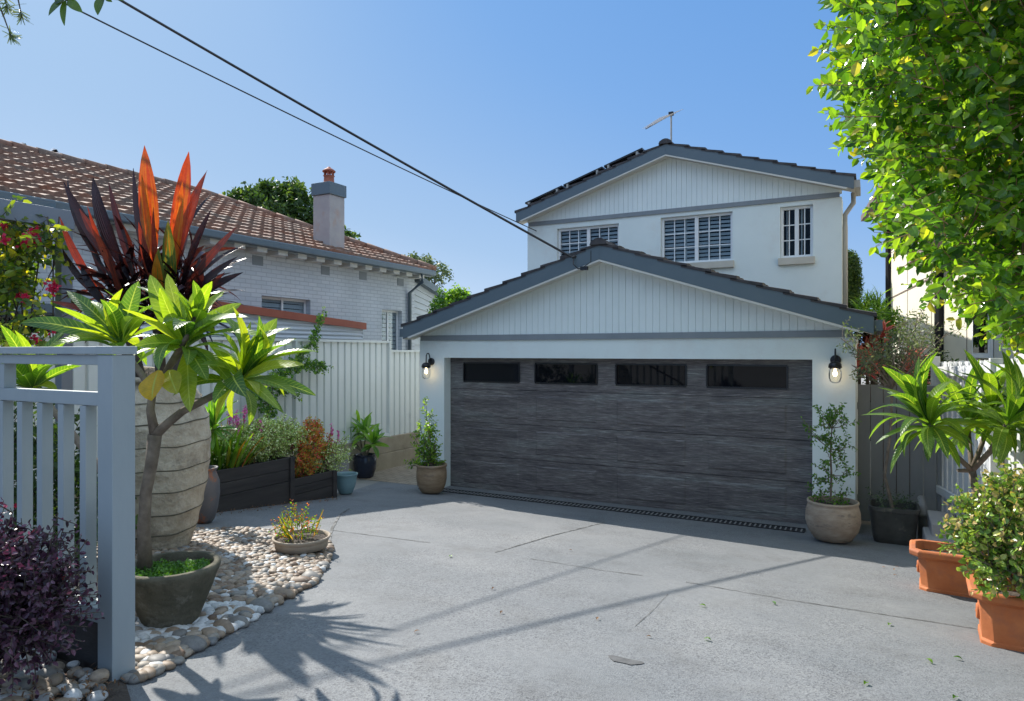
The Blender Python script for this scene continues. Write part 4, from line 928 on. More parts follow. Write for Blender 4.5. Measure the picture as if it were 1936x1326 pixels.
# ---- cordyline growing from the urn
top = V(c[0], c[1], c[2]+HU+.0)
t = thing('cordyline', 'tall red and dark purple strap leaved cordyline growing out of the giant urn', 'plant', tuple(top))
Fu = (top.x*-SN + top.y*CS)
def cp(u, v, dF=0): return atF(u, v, Fu+dF)
stems = [((300,800),(305,720),(300,640),(292,590)), ((285,800),(262,700),(238,610),(228,560)), ((315,800),(335,700),(350,620),(352,570))]
mb = MB()
for k, s in enumerate(stems): mb.tube([cp(*p, (0,.12,-.1)[k]) for p in s], [.05,.045,.04,.03], 10)
mb.build('stem', M['dbark'], t, smooth=True)
def cprof(x): return (math.sin(math.pi*x**1.25)**.8)*(.35+.65*min(1,x*2)) if 0 < x < 1 else 0
lf = MB()
cl = [ # base px, tip px, width, tint, dF tip, bend
 ((296,560),(273,275),.105,.80,0,.02),((300,545),(268,330),.06,.86,-.1,.0),((318,560),(357,287),.095,.76,.05,.03),((325,560),(392,322),.085,.70,.1,.05),
 ((318,575),(345,345),.07,.84,-.2,.0),((285,560),(252,318),.05,.12,.2,.03),((262,560),(176,336),.10,.10,.15,.06),((270,580),(205,345),.05,.35,-.1,.05),
 ((258,565),(120,344),.075,.15,.1,.06),((248,570),(128,335),.05,.05,.3,.1),((250,560),(150,395),.06,.66,-.15,.05),((255,590),(165,390),.05,.72,-.2,.04),
 ((225,600),(113,410),.055,.66,0,.10),((225,600),(118,470),.05,.2,.2,.12),((232,610),(152,500),.06,.05,-.1,.16),((235,610),(165,600),.05,.6,-.1,.35),
 ((240,600),(165,430),.055,.25,.1,.05),((332,575),(447,430),.055,.62,.1,.08),((340,580),(462,465),.05,.3,.25,.12),((340,585),(450,485),.05,.22,-.1,.14),
 ((345,590),(460,515),.06,.10,0,.10),((345,595),(425,515),.05,.45,-.25,.05),((335,575),(400,395),.055,.3,.2,.05),((330,570),(402,366),.05,.2,.3,.12),
 ((340,595),(432,555),.05,.08,.1,.12),((308,590),(262,420),.06,.64,-.2,.03),((312,600),(290,392),.07,.62,-.25,.02),((322,600),(300,470),.09,.97,-.35,.04),
 ((330,600),(318,415),.09,.98,-.3,.0),((310,600),(296,480),.075,.90,-.4,.05),((335,590),(380,440),.06,.06,-.1,.03),((350,600),(410,470),.05,.12,.2,.1),
 ((240,590),(190,440),.05,.08,.0,.02),((215,610),(140,560),.05,.15,.2,.25),((245,600),(205,480),.06,.6,-.3,.0),((230,610),(95,570),.045,.66,-.2,.1)]
for (b, e, w_, tn, dF, bd) in cl:
    if .6 <= tn <= .72 and w_ < .08: tn -= .12*rnd.random() + .03
    B0, E0 = cp(*b), cp(*e, dF); lf.leaf(B0, E0, w_*(1.4 if w_ > .08 else 1.22), bd, rv()*.45+V(SN,-CS,.2), .25, 10, tn, cprof, .03)
for k, (cu, cv, dF, n, ax) in enumerate([(296,575,0,22,(0,0,1)), (232,575,.1,24,(-.35,.05,1)), (350,585,-.05,24,(.35,.1,1)), (265,535,.15,8,(-.2,.2,1)), (335,540,.2,8,(.25,.2,1))]):
    o = cp(cu, cv, dF); whorl(lf, o, ax, n+18, .52, .06, 22, 118, (0,.45), .14, cprof, 0, None, .3, .25, 8)
    whorl(lf, o-V(0,0,.12), ax, 16, .42, .055, 60, 125, (0,.35), .25, cprof, 0, None, .3, .25, 8)
lf.build('foliage', M['L_cord'], t, smooth=True)

# ---- bowl with frangipani
c = on_ground(287, 1196); c = (c[0]-.02, c[1]+.13, c[2]-.01)
t = thing('potted_frangipani', 'frangipani with big glossy leaves in a mossy round bowl by the fence post', 'potted plant', c)
mb = MB(); pot_lathe(mb, c, [(.12,0),(.145,.03),(.18,.12),(.213,.20),(.238,.275),(.250,.298),(.257,.32),(.252,.34)], .03, 56); mb.build('bowl', M['bowl'], t, smooth=True)
mb = MB(); soil_disc(mb, c, .225, .27); mb.build('soil', M['soil'], t)
lf = MB(); pts = [(c[0]+rnd.uniform(-.2,.2), c[1]+rnd.uniform(-.2,.2)) for _ in range(2600)]; pts = [p for p in pts if math.hypot(p[0]-c[0], p[1]-c[1]) < .2 and math.sin(9*p[0])+math.sin(11*p[1]) > -.6]
lf.leaves([(x, y, c[2]+.29+rnd.uniform(0,.03)) for x, y in pts], [tuple(rv()+V(0,0,.5)) for _ in pts], [tuple(V(0,0,1)+rv()*.5) for _ in pts], .022, .014, [rnd.random() for _ in pts]); lf.build('ground_cover', M['L_moss'], t, kind='stuff')
Fb = -c[0]*SN + c[1]*CS
def fp(u, v, dF=0): return atF(u, v, Fb+dF)
fk = fp(293, 822, 0)
mb = MB(); mb.tube([fp(275,1085), fp(272,1000,.0), fp(276,930,0), fp(286,880), fk], [.040,.034,.031,.033,.038], 12)
mb.tube([fk, fp(284,775,0), fp(290,735,.05), fp(316,700,.05), fp(345,655,.05)], [.028,.022,.02,.02,.024], 10)
mb.tube([fk, fp(318,800,-.0), fp(345,778,-.0), fp(370,765,.02), fp(410,745,.03), fp(452,716,.05)], [.03,.024,.022,.022,.02,.024], 10)
mb.tube([fp(286,735,.05), fp(262,700,.15), fp(226,655,.25)], [.02,.018,.02], 8)
mb.tube([fp(330,676,.05), fp(352,640,.0), fp(368,600,.05)], [.016,.014,.012], 8)
mb.tube([fp(245,1080,.05), fp(200,900,.3), fp(120,800,.6), fp(62,730,.8)], [.03,.026,.022,.02], 8)
mb.build('trunk', M['bark'], t, smooth=True)
lf = MB()
ex = [ # explicit big leaves: base, tip, W, tint, dF base, dF tip, bend
 ((225,645),(40,611),.085,.15,.25,.3,.14),((225,640),(126,550),.09,.2,.25,.35,.05),((228,640),(197,566),.09,.93,.25,.1,.05),((232,640),(262,532),.10,.35,.25,.3,.06),((235,640),(252,600),.10,.6,.25,.1,.1),
 ((222,650),(120,618),.07,.9,.25,-.05,.05),((222,650),(88,660),.08,.75,.25,.0,.15),((230,645),(215,572),.06,.55,.25,.5,.03),
 ((348,648),(284,520),.10,.72,.05,.1,.10),((350,648),(316,518),.075,.85,.05,.2,.05),((352,650),(302,545),.09,.8,.05,-.2,.03),((345,655),(232,585),.09,.9,.05,-.25,.05),((345,655),(258,655),.10,.6,.05,-.2,.1),
 ((352,645),(392,560),.09,.3,.05,.2,.04),((355,645),(456,574),.085,.72,.05,.2,.1),((355,648),(470,600),.10,.55,.05,-.1,.12),((356,650),(520,645),.09,.70,.05,.0,.12),((352,655),(392,720),.09,.5,.05,-.15,.05),
 ((350,655),(300,700),.09,.4,.05,-.3,.2),((355,655),(360,780),.10,.85,.05,-.2,.03),((350,650),(330,625),.09,.1,.05,-.35,.2),((360,655),(445,735),.08,.8,.05,-.1,.08),((300,700),(287,758),.15,1.0,-.1,-.2,.05),((318,700),(335,745),.10,.95,-.1,-.2,.05),
 ((455,716),(597,664),.10,.62,.05,.1,.10),((457,714),(524,602),.11,.75,.05,.15,.03),((452,712),(474,608),.05,.8,.05,.2,.0),((460,718),(575,690),.075,.9,.05,-.1,.10),((458,720),(562,750),.09,.65,.05,-.05,.12),((462,720),(597,748),.085,.12,.05,.1,.10),
 ((455,722),(530,776),.06,.75,.05,-.15,.14),((452,718),(380,690),.08,.5,.05,-.2,.12),((448,715),(395,648),.08,.85,.05,-.1,.05),((455,712),(420,628),.08,.8,.05,-.15,.08),((456,720),(466,752),.11,.1,.05,-.25,.25),((460,712),(560,640),.08,.35,.05,.25,.08),((450,720),(408,800),.08,.9,.05,.1,.08),((452,712),(500,612),.09,.9,.05,.0,.02),((450,722),(440,790),.07,.88,.05,.2,.08)]
for (b, e, w_, tn, d0, d1, bd) in ex: lf.leaf(fp(*b, d0), fp(*e, d1), w_*1.12, bd, rv()*.4+V(SN*.6,-CS*.6,.7), .22, 10, tn, frangprof, .02)
whorl(lf, fp(226,650,.27), (-.2,.1,1), 19, .38, .085, 20, 108, (.2,.95), .15)
whorl(lf, fp(348,652,.07), (0,0,1), 20, .38, .088, 20, 112, (.2,.95), .16)
whorl(lf, fp(370,602,.07), (.2,0,1), 8, .20, .08, 20, 90, (.4,1), .12)
whorl(lf, fp(456,716,.07), (.5,0,.8), 20, .40, .085, 15, 112, (.2,.95), .16)
whorl(lf, fp(62,728,.8), (-.2,0,1), 22, .42, .09, 25, 100, (.2,.95), .12)
lf.build('foliage', M['L_frang'], t, smooth=True)

# ---- dish with succulent
c = on_ground(557, 1050); c = (c[0], c[1]+.08, c[2]+.02)
t = thing('dish_planter', 'shallow buff dish with a small yellow green clump sitting on the pebbles', 'potted plant', c)
mb = MB(); pot_lathe(mb, c, [(.09,0),(.13,.015),(.185,.05),(.225,.085),(.238,.105),(.240,.118)], .018, 48); mb.build('dish', M['dish'], t, smooth=True)
mb = MB(); soil_disc(mb, c, .21, .09); mb.build('soil', M['soil'], t)
lf = MB(); tw = MB(); bushy(lf, tw, (c[0]-.04,c[1],c[2]+.18), (.12,.12,.13), 80, 6, .018, .028, .016, (.3,1), .5, 3, .2, .4, c[2]+.10)
lf.build('foliage', M['L_strap'], t); tw.build('twigs', M['twig'], t)
lf = MB()
for i in range(26): a = rnd.random()*6.28; b0 = V(c[0]+.1*math.cos(a), c[1]+.1*math.sin(a), c[2]+.11); lf.leaf(b0, b0+V(.08*math.cos(a), .08*math.sin(a), rnd.uniform(.06,.24)), .012, .08, rv(), .1, 4, rnd.uniform(.6,1))
lf.build('spiky_leaves', M['L_strap'], t)

# ---- glazed jar and its succulent
c = on_ground(374, 992); c = (c[0]-.02, c[1]+.09, c[2])
t = thing('potted_succulent', 'tall peeling blue brown jar holding a pale rosette plant beside the giant urn', 'potted plant', c)
mb = MB(); pot_lathe(mb, c, [(.075,0),(.10,.03),(.135,.16),(.152,.30),(.148,.42),(.12,.50),(.112,.52),(.13,.545),(.135,.56)], .018, 40); mb.build('jar', M['jar'], t, smooth=True)
mb = MB(); Fj = -c[0]*SN+c[1]*CS; jc = atF(404, 808, Fj)
mb.tube([V(c[0],c[1],c[2]+.46), atF(385,880,Fj), atF(396,840,Fj), jc], [.022,.02,.018,.018], 8); mb.build('stem', M['bark'], t, smooth=True)
lf = MB(); whorl(lf, jc, (.1,-.1,1), 34, .33, .06, 12, 130, (.1,.9), .08, None, 0, None, .35, .15); lf.build('foliage', M['L_frangd'], t, smooth=True)

# ---- black planter boxes
def timber_box(name, x0, x1, y0, y1, ztop, label):
    t = thing(name, label, 'planter box', ((x0+x1)/2, (y0+y1)/2, gz(y0)), 'black timber planter boxes')
    n = 3; g0, g1 = gz(y0)-.0, gz(y1)
    for k in range(n):
        zt = ztop - (ztop-g0)*k/n - .004
        def zb(y): return max(ztop-(ztop-g0)*(k+1)/n, gz(y)) if k < n-1 else gz(y)
        for (p, q, yy0, yy1) in ((x1-.045, x1, y0, y1), (x0, x0+.045, y0, y1)):
            zb0, zb1 = min(zb(yy0), zt-.01), min(zb(yy1), zt-.01)
            MB().prism([(p,yy0,zb0),(p,yy1,zb1),(p,yy1,zt),(p,yy0,zt)], (q-p,0,0)).build('side_plank', M['btimber'], t, bevel=.006)
        for yy in (y0-.002, y1-.043):
            z0_ = min(zb(yy), zt-.01)
            box(x0+.047, x1-.047, yy, yy+.045, z0_, zt-.002).build('end_plank', M['btimber'], t, bevel=.006)
    box(x0+.05, x1-.05, y0+.05, y1-.05, ztop-.12, ztop-.05).build('soil', M['soil'], t)
    box(x1-.001, x1+.03, y1-.075, y1-.005, gz(y1), ztop+.004).build('corner_post', M['btimber'], t, bevel=.004)
    return t
BX = -6.52
zt1 = atX(555, 864, BX).z; yA = 4.95; yB = atX(556, 864, BX).y; yC = atX(637, 888, BX).y; zt2 = atX(637, 889, BX).z
timber_box('planter_box', -7.9, BX, yA, yB-.01, zt1, 'larger black timber planter box full of variegated shrubs')
timber_box('planter_box', -7.6, BX-.02, yB+.01, yC, zt2, 'lower black timber planter box holding orange and red foliage')
def plant(name, label, c, builds, group=None, cat='plant'):
    t = thing(name, label, cat, c, group)
    for nm, mb, m in builds:
        if mb.f: mb.build(nm, m, t, smooth=(nm in ('stem','trunk')))
    return t
xz = lambda u, v, X: atX(u, v, X)
# variegated shrubs
p = xz(470, 845, BX-.25); lf, tw = MB(), MB(); 
for k, (u, v, r) in enumerate([(440,850,.20),(480,832,.24),(520,828,.25),(548,838,.22),(500,860,.22),(465,868,.16)]):
    q = xz(u, v, BX-.18-.06*k); bushy(lf, tw, q + V(0,0,.03), (r*.85,r*1.1,r*.72), 300, 6, .016, .036, .024, (.1,1), .3, k, .35, .3, zt1-.06)
plant('variegated_shrub', 'low green and cream variegated shrub spilling over the larger black planter box', (p.x,p.y,zt1-.05), [('foliage',lf,M['L_var']),('twigs',tw,M['twig'])], cat='shrub')
lf, tw = MB(), MB(); p = xz(620, 870, BX-.2)
bushy(lf, tw, (p.x,p.y,zt2+.16), (.22,.28,.21), 280, 6, .016, .034, .022, (.1,1), .3, 9, .35, .3, zt2-.04)
plant('variegated_shrub', 'small rounded variegated shrub at the far end of the lower planter box', (p.x,p.y,zt2), [('foliage',lf,M['L_var']),('twigs',tw,M['twig'])], cat='shrub')
# strap leaf clumps
def strapclump(name, label, u, v, X, n, L, W, m, tint=(0,1), cat='plant', zbase=None, spread=.2):
    p = xz(u, v, X); 
    if zbase is not None: p.z = zbase
    lf = MB()
    for i in range(n):
        a = rnd.random()*6.28; b0 = p + V(math.cos(a), math.sin(a), 0)*spread*rnd.random()*.6; e = b0 + V(math.cos(a)*spread*rnd.uniform(.3,1.3), math.sin(a)*spread*rnd.uniform(.3,1.3), L*rnd.uniform(.55,1.05))
        lf.leaf(b0, e, W, -.1*rnd.random(), V(math.cos(a),math.sin(a),.4), .25, 6, rnd.uniform(*tint), None)
    return plant(name, label, tuple(p), [('foliage', lf, m)], cat=cat)
strapclump('strap_leaf_clump', 'upright green and orange strap leaf clump in the larger planter box', 430, 860, BX-.2, 90, .55, .035, M['L_strap'], zbase=zt1-.06, spread=.3)
strapclump('strap_leaf_clump', 'dark green strap leaf clump crowding the near corner of the larger planter box', 405, 870, BX-.3, 80, .48, .035, M['L_shrub'], zbase=zt1-.06, spread=.28)
def flowers(lf, pts, n, r, s, m=None):
    for p in pts:
        for _ in range(n):
            q = Vector(p)+rv()*r*rnd.random(); d = rv(); lf.leaf(q, q+d*s, s*.8, .05, rv(), .2, 2, rnd.random())
# pink orchids behind
for k, (u, v, lab) in enumerate([(440,800,'pink flower spikes behind the pale rosette plant'), (585,830,'purple pink flower spikes above the lower planter box')]):
    p = xz(u, v-8, BX-.36); tw, gl, sp_l = MB(), MB(), []; zb_ = (zt1 if k == 0 else zt2)-.05
    for i in range(22):
        a = V(rnd.uniform(-.18,.18), rnd.uniform(-.34,.34), 0); b0 = V(p.x+a.x, p.y+a.y, zb_); lf = MB(); e = V(p.x+a.x*1.4, p.y+a.y*1.25, p.z+rnd.uniform(-.18,.14)+.02)
        tw.tube([b0, (b0+e)/2+rv()*.02, e], .004, 4); flowers(lf, [e-V(0,0,.032*j) for j in range(5)], 7, .03, .028); sp_l.append(lf)
        for j in range(4): q = b0+(e-b0)*rnd.uniform(.1,.6); gl.leaf(q, q+rv()*.09+V(0,0,.03), .03, .05, rv(), .2, 4, rnd.random())
    plant('flower_clump', lab, (p.x,p.y,zb_), [('flower_spike',q_,M['L_pink']) for q_ in sp_l] + [('stems',tw,M['twig']),('leaves',gl,M['L_dull'])], cat='flower')
# orange coleus
lf, tw = MB(), MB(); p = xz(580, 880, BX-.12)
for k, (u, v, r) in enumerate([(575,870,.15),(588,838,.15),(572,895,.11),(605,845,.16),(590,815,.10)]): bushy(lf, tw, xz(u, v, BX-.12-.05*k), (r*.8,r,r*1.05), 110, 5, .018, .042, .030, (.0,1), 0, 20+k, .3, .3)
plant('orange_foliage_plant', 'orange and red leaved plant hanging over the front of the lower planter box', (p.x,p.y,zt2-.05), [('foliage',lf,M['L_coleus']),('twigs',tw,M['twig'])])
# vine against the steel fence
lf, tw = MB(), MB(); pts = []
stem = [(500,850),(503,800),(508,760),(520,720),(560,690),(590,650),(603,610),(610,590)]
P_ = [xz(u, v, XF+.12) for u, v in stem]; tw.tube(P_, [.02,.018,.016,.013,.010,.008,.006,.004], 6); tw.tube([P_[2], xz(480,770,XF+.15), xz(465,740,XF+.2)], .01, 5); tw.tube([P_[3], xz(540,735,XF+.15), xz(555,740,XF+.2)], .008, 5); tw.tube([P_[4], xz(600,690,XF+.15), xz(616,693,XF+.15)], .007, 5)
segs = [((500,850),(508,760),26,.16),((508,760),(480,740),26,.18),((520,730),(560,735),26,.17),((520,720),(590,655),40,.13),((560,695),(615,693),26,.07),((590,655),(610,592),20,.05)]
for a, b, n, r in segs:
    for i in range(n*3):
        f = rnd.random(); q = xz(a[0]+(b[0]-a[0])*f, a[1]+(b[1]-a[1])*f, XF+.1+rnd.random()*.3) + rv()*r*rnd.random(); q.x = max(q.x, XF+.05); pts.append(q)
sprigs(lf, tw, pts, [rv()+V(0,0,.3) for _ in pts], 4, .02, .055, .042, (0,.8), .5)
plant('climbing_shrub', 'dark wiry climbing shrub leaning against the steel fence', tuple(P_[0]), [('foliage',lf,M['L_shrub']),('stem',tw,M['dbark'])], cat='shrub')

# ---- teal pot, grey pot, navy pot with frangipani
c = on_ground(648, 937); c = (c[0]-.05, c[1]+.12, c[2])
tag(pot_lathe(MB(), c, [(.085,0),(.10,.015),(.135,.11),(.155,.21),(.158,.25),(.17,.268),(.172,.285)], .018, 40).build('garden_pot', M['teal'], smooth=True), 'empty teal glazed pot tucked beside the lower planter box', 'pot')
c = on_ground(651, 918); c = (c[0]-.12, c[1]+.05, gz(c[1]))
tag(pot_lathe(MB(), c, [(.10,0),(.11,.02),(.13,.25),(.14,.45),(.15,.47),(.152,.50)], .018, 40).build('garden_pot', M['gpot'], smooth=True), 'tall pale grey pot between the planter box and the navy pot', 'pot')
c = on_ground(683, 905); c = (c[0], c[1]+.1, -2.225)
t = thing('potted_frangipani', 'bushy frangipani in a dark navy glazed pot in front of the steel fence', 'potted plant', c)
mb = MB(); pot_lathe(mb, c, [(.13,0),(.15,.02),(.185,.14),(.200,.26),(.195,.34),(.18,.375),(.185,.395),(.19,.41)], .02, 44); mb.build('pot', M['navy'], t, smooth=True)
mb = MB(); soil_disc(mb, c, .17, .36); mb.build('soil', M['soil'], t)
Fn = -c[0]*SN+c[1]*CS; mb = MB(); hd = [atF(u, v, Fn+d) for u, v, d in ((662,832,.1),(690,822,0),(705,838,-.2),(676,815,.25),(640,800,.3))]
limbs(mb, (c[0],c[1],c[2]+.36), hd, .022); mb.build('trunk', M['bark'], t, smooth=True)
lf = MB()
for k, h in enumerate(hd): whorl(lf, h, (h-V(c[0],c[1],c[2]+.1)), 20, .36, .085, 15, 115, (.3,1), .12)
lf.build('foliage', M['L_frangd'], t, smooth=True)

# ---- shrubs in pots either side of the garage door
c = on_ground(800, 936); c = (c[0], c[1]+.22, c[2])
t = thing('potted_shrub', 'bright green shrub in a brown glazed pot at the near corner of the garage wall', 'potted plant', c)
mb = MB(); pot_lathe(mb, c, [(.14,0),(.17,.02),(.215,.12),(.232,.22),(.230,.32),(.222,.37),(.228,.385),(.236,.40),(.234,.425)], .022, 48); mb.build('pot', M['brownpot'], t, smooth=True)
mb = MB(); soil_disc(mb, c, .20, .38); mb.build('soil', M['soil'], t)
Fp = -c[0]*SN+c[1]*CS; tw, lf = MB(), MB(); b0 = V(c[0],c[1],c[2]+.38)
ends = [atF(u, v, Fp+d) for u, v, d in ((806,766,0),(812,790,.1),(795,800,-.1),(785,830,.1),(822,845,-.1),(800,860,-.15),(775,880,.1),(808,820,.05),(790,850,-.1),(828,868,.1))]
limbs(tw, b0, ends, .010, .3, 5, .08, 6)
pts = []
for e in ends:
    for i in range(16): f = rnd.uniform(.25,1.02); pts.append(b0.lerp(e, f)+rv()*.07*rnd.random())
sprigs(lf, tw, pts, [rv()+V(0,0,.7) for _ in pts], 6, .022, .058, .036, (.3,1), .5)
lf.build('foliage', M['L_shrub'], t); tw.build('trunk', M['bark'], t)
c = on_ground(1572, 1032); c = (c[0], c[1]+.28, c[2])
t = thing('potted_shrub', 'airy small leaved shrub in a weathered round bellied pot beside the garage door', 'potted plant', c)
mb = MB(); pot_lathe(mb, c, [(.17,0),(.20,.015),(.262,.11),(.287,.21),(.282,.32),(.262,.385),(.258,.40),(.270,.415),(.270,.435)], .024, 56)
mb.build('pot', M['bpot'], t, smooth=True)
mb = MB(); soil_disc(mb, c, .24, .39); mb.build('soil', M['soil'], t)
Fp = -c[0]*SN+c[1]*CS; tw, lf = MB(), MB(); b0 = V(c[0],c[1],c[2]+.39)
tr = [atF(u, v, Fp+d) for u, v, d in ((1570,950,0),(1572,900,.02),(1570,850,0),(1573,810,.0))]
tw.tube([b0]+tr, [.014,.013,.011,.009,.006], 7)
ends = [(1,(1540,915),.1),(1,(1608,893),.0),(2,(1535,815),.1),(2,(1605,845),-.1),(3,(1548,775),.0),(3,(1580,772),.1),(3,(1605,798),-.05),(3,(1565,790),.1),(3,(1592,785),.0),(0,(1535,930),.1),(0,(1600,935),.1),(1,(1552,880),-.1),(2,(1590,870),.1),(2,(1525,808),.15),(3,(1550,800),-.1),(0,(1585,960),-.1)]
pts = []
for k, (u, v), d in ends:
    e = atF(u, v, Fp+d); s = tr[k]; tw.tube([s, s.lerp(e,.5)+V(0,0,-.02), e], [.006,.004,.002], 4)
    for i in range(8): f = rnd.uniform(.35,1.0); pts.append(s.lerp(e, f)+rv()*.03)
for i in range(36): f = rnd.random(); pts.append(b0.lerp(tr[-1], f)+rv()*.05)
sprigs(lf, tw, pts, [rv()+V(0,0,.4) for _ in pts], 5, .022, .048, .030, (0,.6), .3)
lf.build('foliage', M['L_shrub'], t); tw.build('trunk', M['bark'], t)

# ---- square dark pot with a bare spreading shrub
c = on_ground(1690, 1030); c = (c[0], c[1]+.2, c[2])
t = thing('potted_bare_shrub', 'sparse pale stemmed shrub in a dark square mossy pot before the grey board fence', 'potted plant', c)
def sq(r, z, k=5): return [(c[0]+r*(abs(math.cos(a))**(2/k))*math.copysign(1,math.cos(a)), c[1]+r*(abs(math.sin(a))**(2/k))*math.copysign(1,math.sin(a)), c[2]+z) for a in [2*math.pi*i/48 for i in range(48)]]
mb = MB(); mb.rings([sq(.20,0),sq(.215,.05),sq(.25,.36),sq(.262,.365),sq(.262,.41),sq(.235,.41),sq(.225,.33)]); mb.build('pot', M['sqpot'], t, smooth=False)
Fp = -c[0]*SN+c[1]*CS; tw, lf = MB(), MB(); b0 = V(c[0],c[1],c[2]+.33)
fkp = atF(1686, 735, Fp); tw.tube([b0, atF(1672,900,Fp), atF(1683,820,Fp), fkp], [.022,.018,.016,.016], 8)
bl = MB()
br = [((1640,700),0),((1590,640),-.1),((1650,650),.1),((1680,640),0),((1715,620),.1),((1750,650),-.1),((1770,640),.1),((1735,600),0),((1700,650),-.1),((1665,680),.1),((1620,655),.0),((1745,680),.1),((1610,690),.05),((1775,610),.1),((1790,630),-.1),((1640,620),.1)]
pts = []
for (u, v), d in br:
    e = atF(u, v, Fp+d*3); m_ = fkp.lerp(e, .45)+rv()*.06; tw.tube([fkp, m_, e], [.010,.007,.004], 5)
    for j in range(5):
        s = fkp.lerp(e, rnd.uniform(.45,1)); q = s + (rv()+V(0,0,.5))*.17; tw.tube([s, s.lerp(q,.5)+rv()*.02, q], [.004,.003,.002], 4)
        for i in range(3): pts.append(s.lerp(q, rnd.uniform(.4,1))+rv()*.03)
sprigs(lf, tw, pts, [rv()+V(0,0,.6) for _ in pts], 6, .022, .052, .026, (.3,1), .2)
lf.build('foliage', M['L_dull'], t); tw.build('trunk', M['bark'], t)
q = on_ground(1680,960); lf = MB(); bushy(lf, None, (c[0],c[1],c[2]+.43), (.20,.20,.10), 70, 5, .02, .03, .018, (0,.5), 0, 31, .3, .3); lf.build('ground_cover', M['L_dull'], t, kind='stuff')

# ---- terracotta planters
def octagon(cx, cy, ang, L, Wd, k, z, ch=.30):
    ch = .30*Wd; a, b = L*k, Wd*k; c_ = ch*k
    pts = [(-a,-b+c_),(-a+c_,-b),(a-c_,-b),(a,-b+c_),(a,b-c_),(a-c_,b),(-a+c_,b),(-a,b-c_)]
    ca, sa = math.cos(ang), math.sin(ang); return [(cx+x*ca-y*sa, cy+x*sa+y*ca, z) for x, y in pts]
def trough(t, cx, cy, ang, L, Wd, H, z0, medal=False):
    mb = MB(); O = lambda k, z, e=0: octagon(cx, cy, ang, L+e, Wd+e, k, z0+z, .62)
    mb.rings([O(.90,0),O(.90,.035),O(.90,.05,-.012),O(.94,H-.075,-.012),O(1.0,H-.06,.0),O(1.0,H-.05,.018),O(1.0,H-.015,.022),O(1.0,H,.010),O(1.0,H,-.025),O(.97,H-.08,-.03)])
    mb.build('trough', M['terra'], t, bevel=.006)
    ca, sa = math.cos(ang), math.sin(ang)
    for (lx, ly, nx, ny) in ((-L*.92, 0, -1, 0),):
        m_ = MB(); q = V(cx+lx*ca-ly*sa, cy+lx*sa+ly*ca, z0+H*.48); n = V(nx*ca-ny*sa, nx*sa+ny*ca, 0); s = n.cross(V(0,0,1))
        rr = []
        for r, d in ((.052,-.02),(.052,.0),(.042,.008),(.034,.000),(.022,.004),(.004,.012)):
            rr.append([q + n*d + s*(r*.62*math.cos(a)) + V(0,0,1)*(r*math.sin(a)) for a in [2*math.pi*i/20 for i in range(20)]])
        m_.rings(rr, False, True); m_.build('medallion', M['terra'], t, smooth=True)
    m_ = MB(); o8 = octagon(cx, cy, ang, L-.03, Wd-.03, .98, z0+H-.07, .62); m_.add(o8, [tuple(range(8))]); m_.build('soil', M['soil'], t)
g = on_ground(1745, 1116); ANG = R_(-3)
L1, W1_ = .50, .19
c1 = (g[0]+L1*.86*1.0, g[1]+.10, g[2]-.012)
t = thing('terracotta_trough', 'long terracotta planter further back holding the frangipani beside the paling fence', 'planter', c1, 'terracotta planters')
trough(t, c1[0], c1[1], ANG, L1, W1_, .345, c1[2])
g2 = on_ground(1905, 1226)
c2 = (g2[0]+.25, g2[1]+.12, g2[2]-.012)
t2 = thing('terracotta_trough', 'nearest terracotta planter with a round medallion holding the jade shrub', 'planter', c2, 'terracotta planters')
trough(t2, c2[0], c2[1], ANG, .42, .20, .345, c2[2])
# frangipani in the far trough
b0 = V(c1[0]+.12, c1[1], c1[2]+.27); F1 = -b0.x*SN+b0.y*CS
t = thing('frangipani', 'frangipani with drooping long leaves rising from the further terracotta planter', 'tree', tuple(b0))
tw, lf = MB(), MB(); H = lambda u, v, d=0: atF(u, v, F1+d)
fk = H(1838,890); tw.tube([b0, H(1850,960), fk], [.035,.03,.028], 10)
hs = [((1757,800),-.05,(-.3,-.2,1)),((1875,775),.15,(.1,.1,1)),((1905,800),-.3,(.3,-.2,1)),((1940,770),.0,(.4,0,1)),((1830,800),.35,(0,.3,1))]
for (u, v), d, ax in hs:
    e = H(u, v, d); tw.tube([fk, fk.lerp(e,.5)+V(0,0,-.03), e], [.022,.018,.016], 8)
    whorl(lf, e, ax, 36 if u < 1800 else 22, .50, .085, 15, 128, (.15,.8), .16)
    whorl(lf, e-V(0,0,.02), ax, 8, .44, .08, 95, 135, (.1,.7), .2)
tw.tube([fk, H(1812,890,.0), H(1812,888,.0)], [.018,.014,.014], 8)
lf.build('foliage', M['L_frang'], t, smooth=True); tw.build('trunk', M['bark'], t, smooth=True)
# jade shrub
F2 = -c2[0]*SN+c2[1]*CS; b0 = V(c2[0]-.1, c2[1], c2[2]+.27)
t = thing('jade_shrub', 'dense rounded green and yellow jade shrub in the nearest terracotta planter', 'shrub', tuple(b0))
lf, tw = MB(), MB()
jj = [(1903,973,0.146,0),(1873,1013,0.138,0),(1948,958,0.163,0.1),(1923,1043,0.155,-0.1),(1873,1053,0.103,-0.05),(1973,1028,0.189,0),(1923,933,0.103,0.1),(1953,1083,0.129,-0.12),(1903,1078,0.086,-0.12),(1866,966,0.086,0.1),(1843,1018,0.069,0.0)]
for k, (u, v, r, d) in enumerate(jj):
    bushy(lf, tw, atF(u, v, F2+d), (r,r,r*.9), 95 if r > .13 else 50, 6, .021, .046, .036, (.1,1), .4, 40+k, .4, .5)
limbs(tw, b0, [atF(u, v, F2+d) for u, v, r, d in jj], .018, .4); lf.build('foliage', M['L_jade'], t); tw.build('trunk', M['bark'], t)

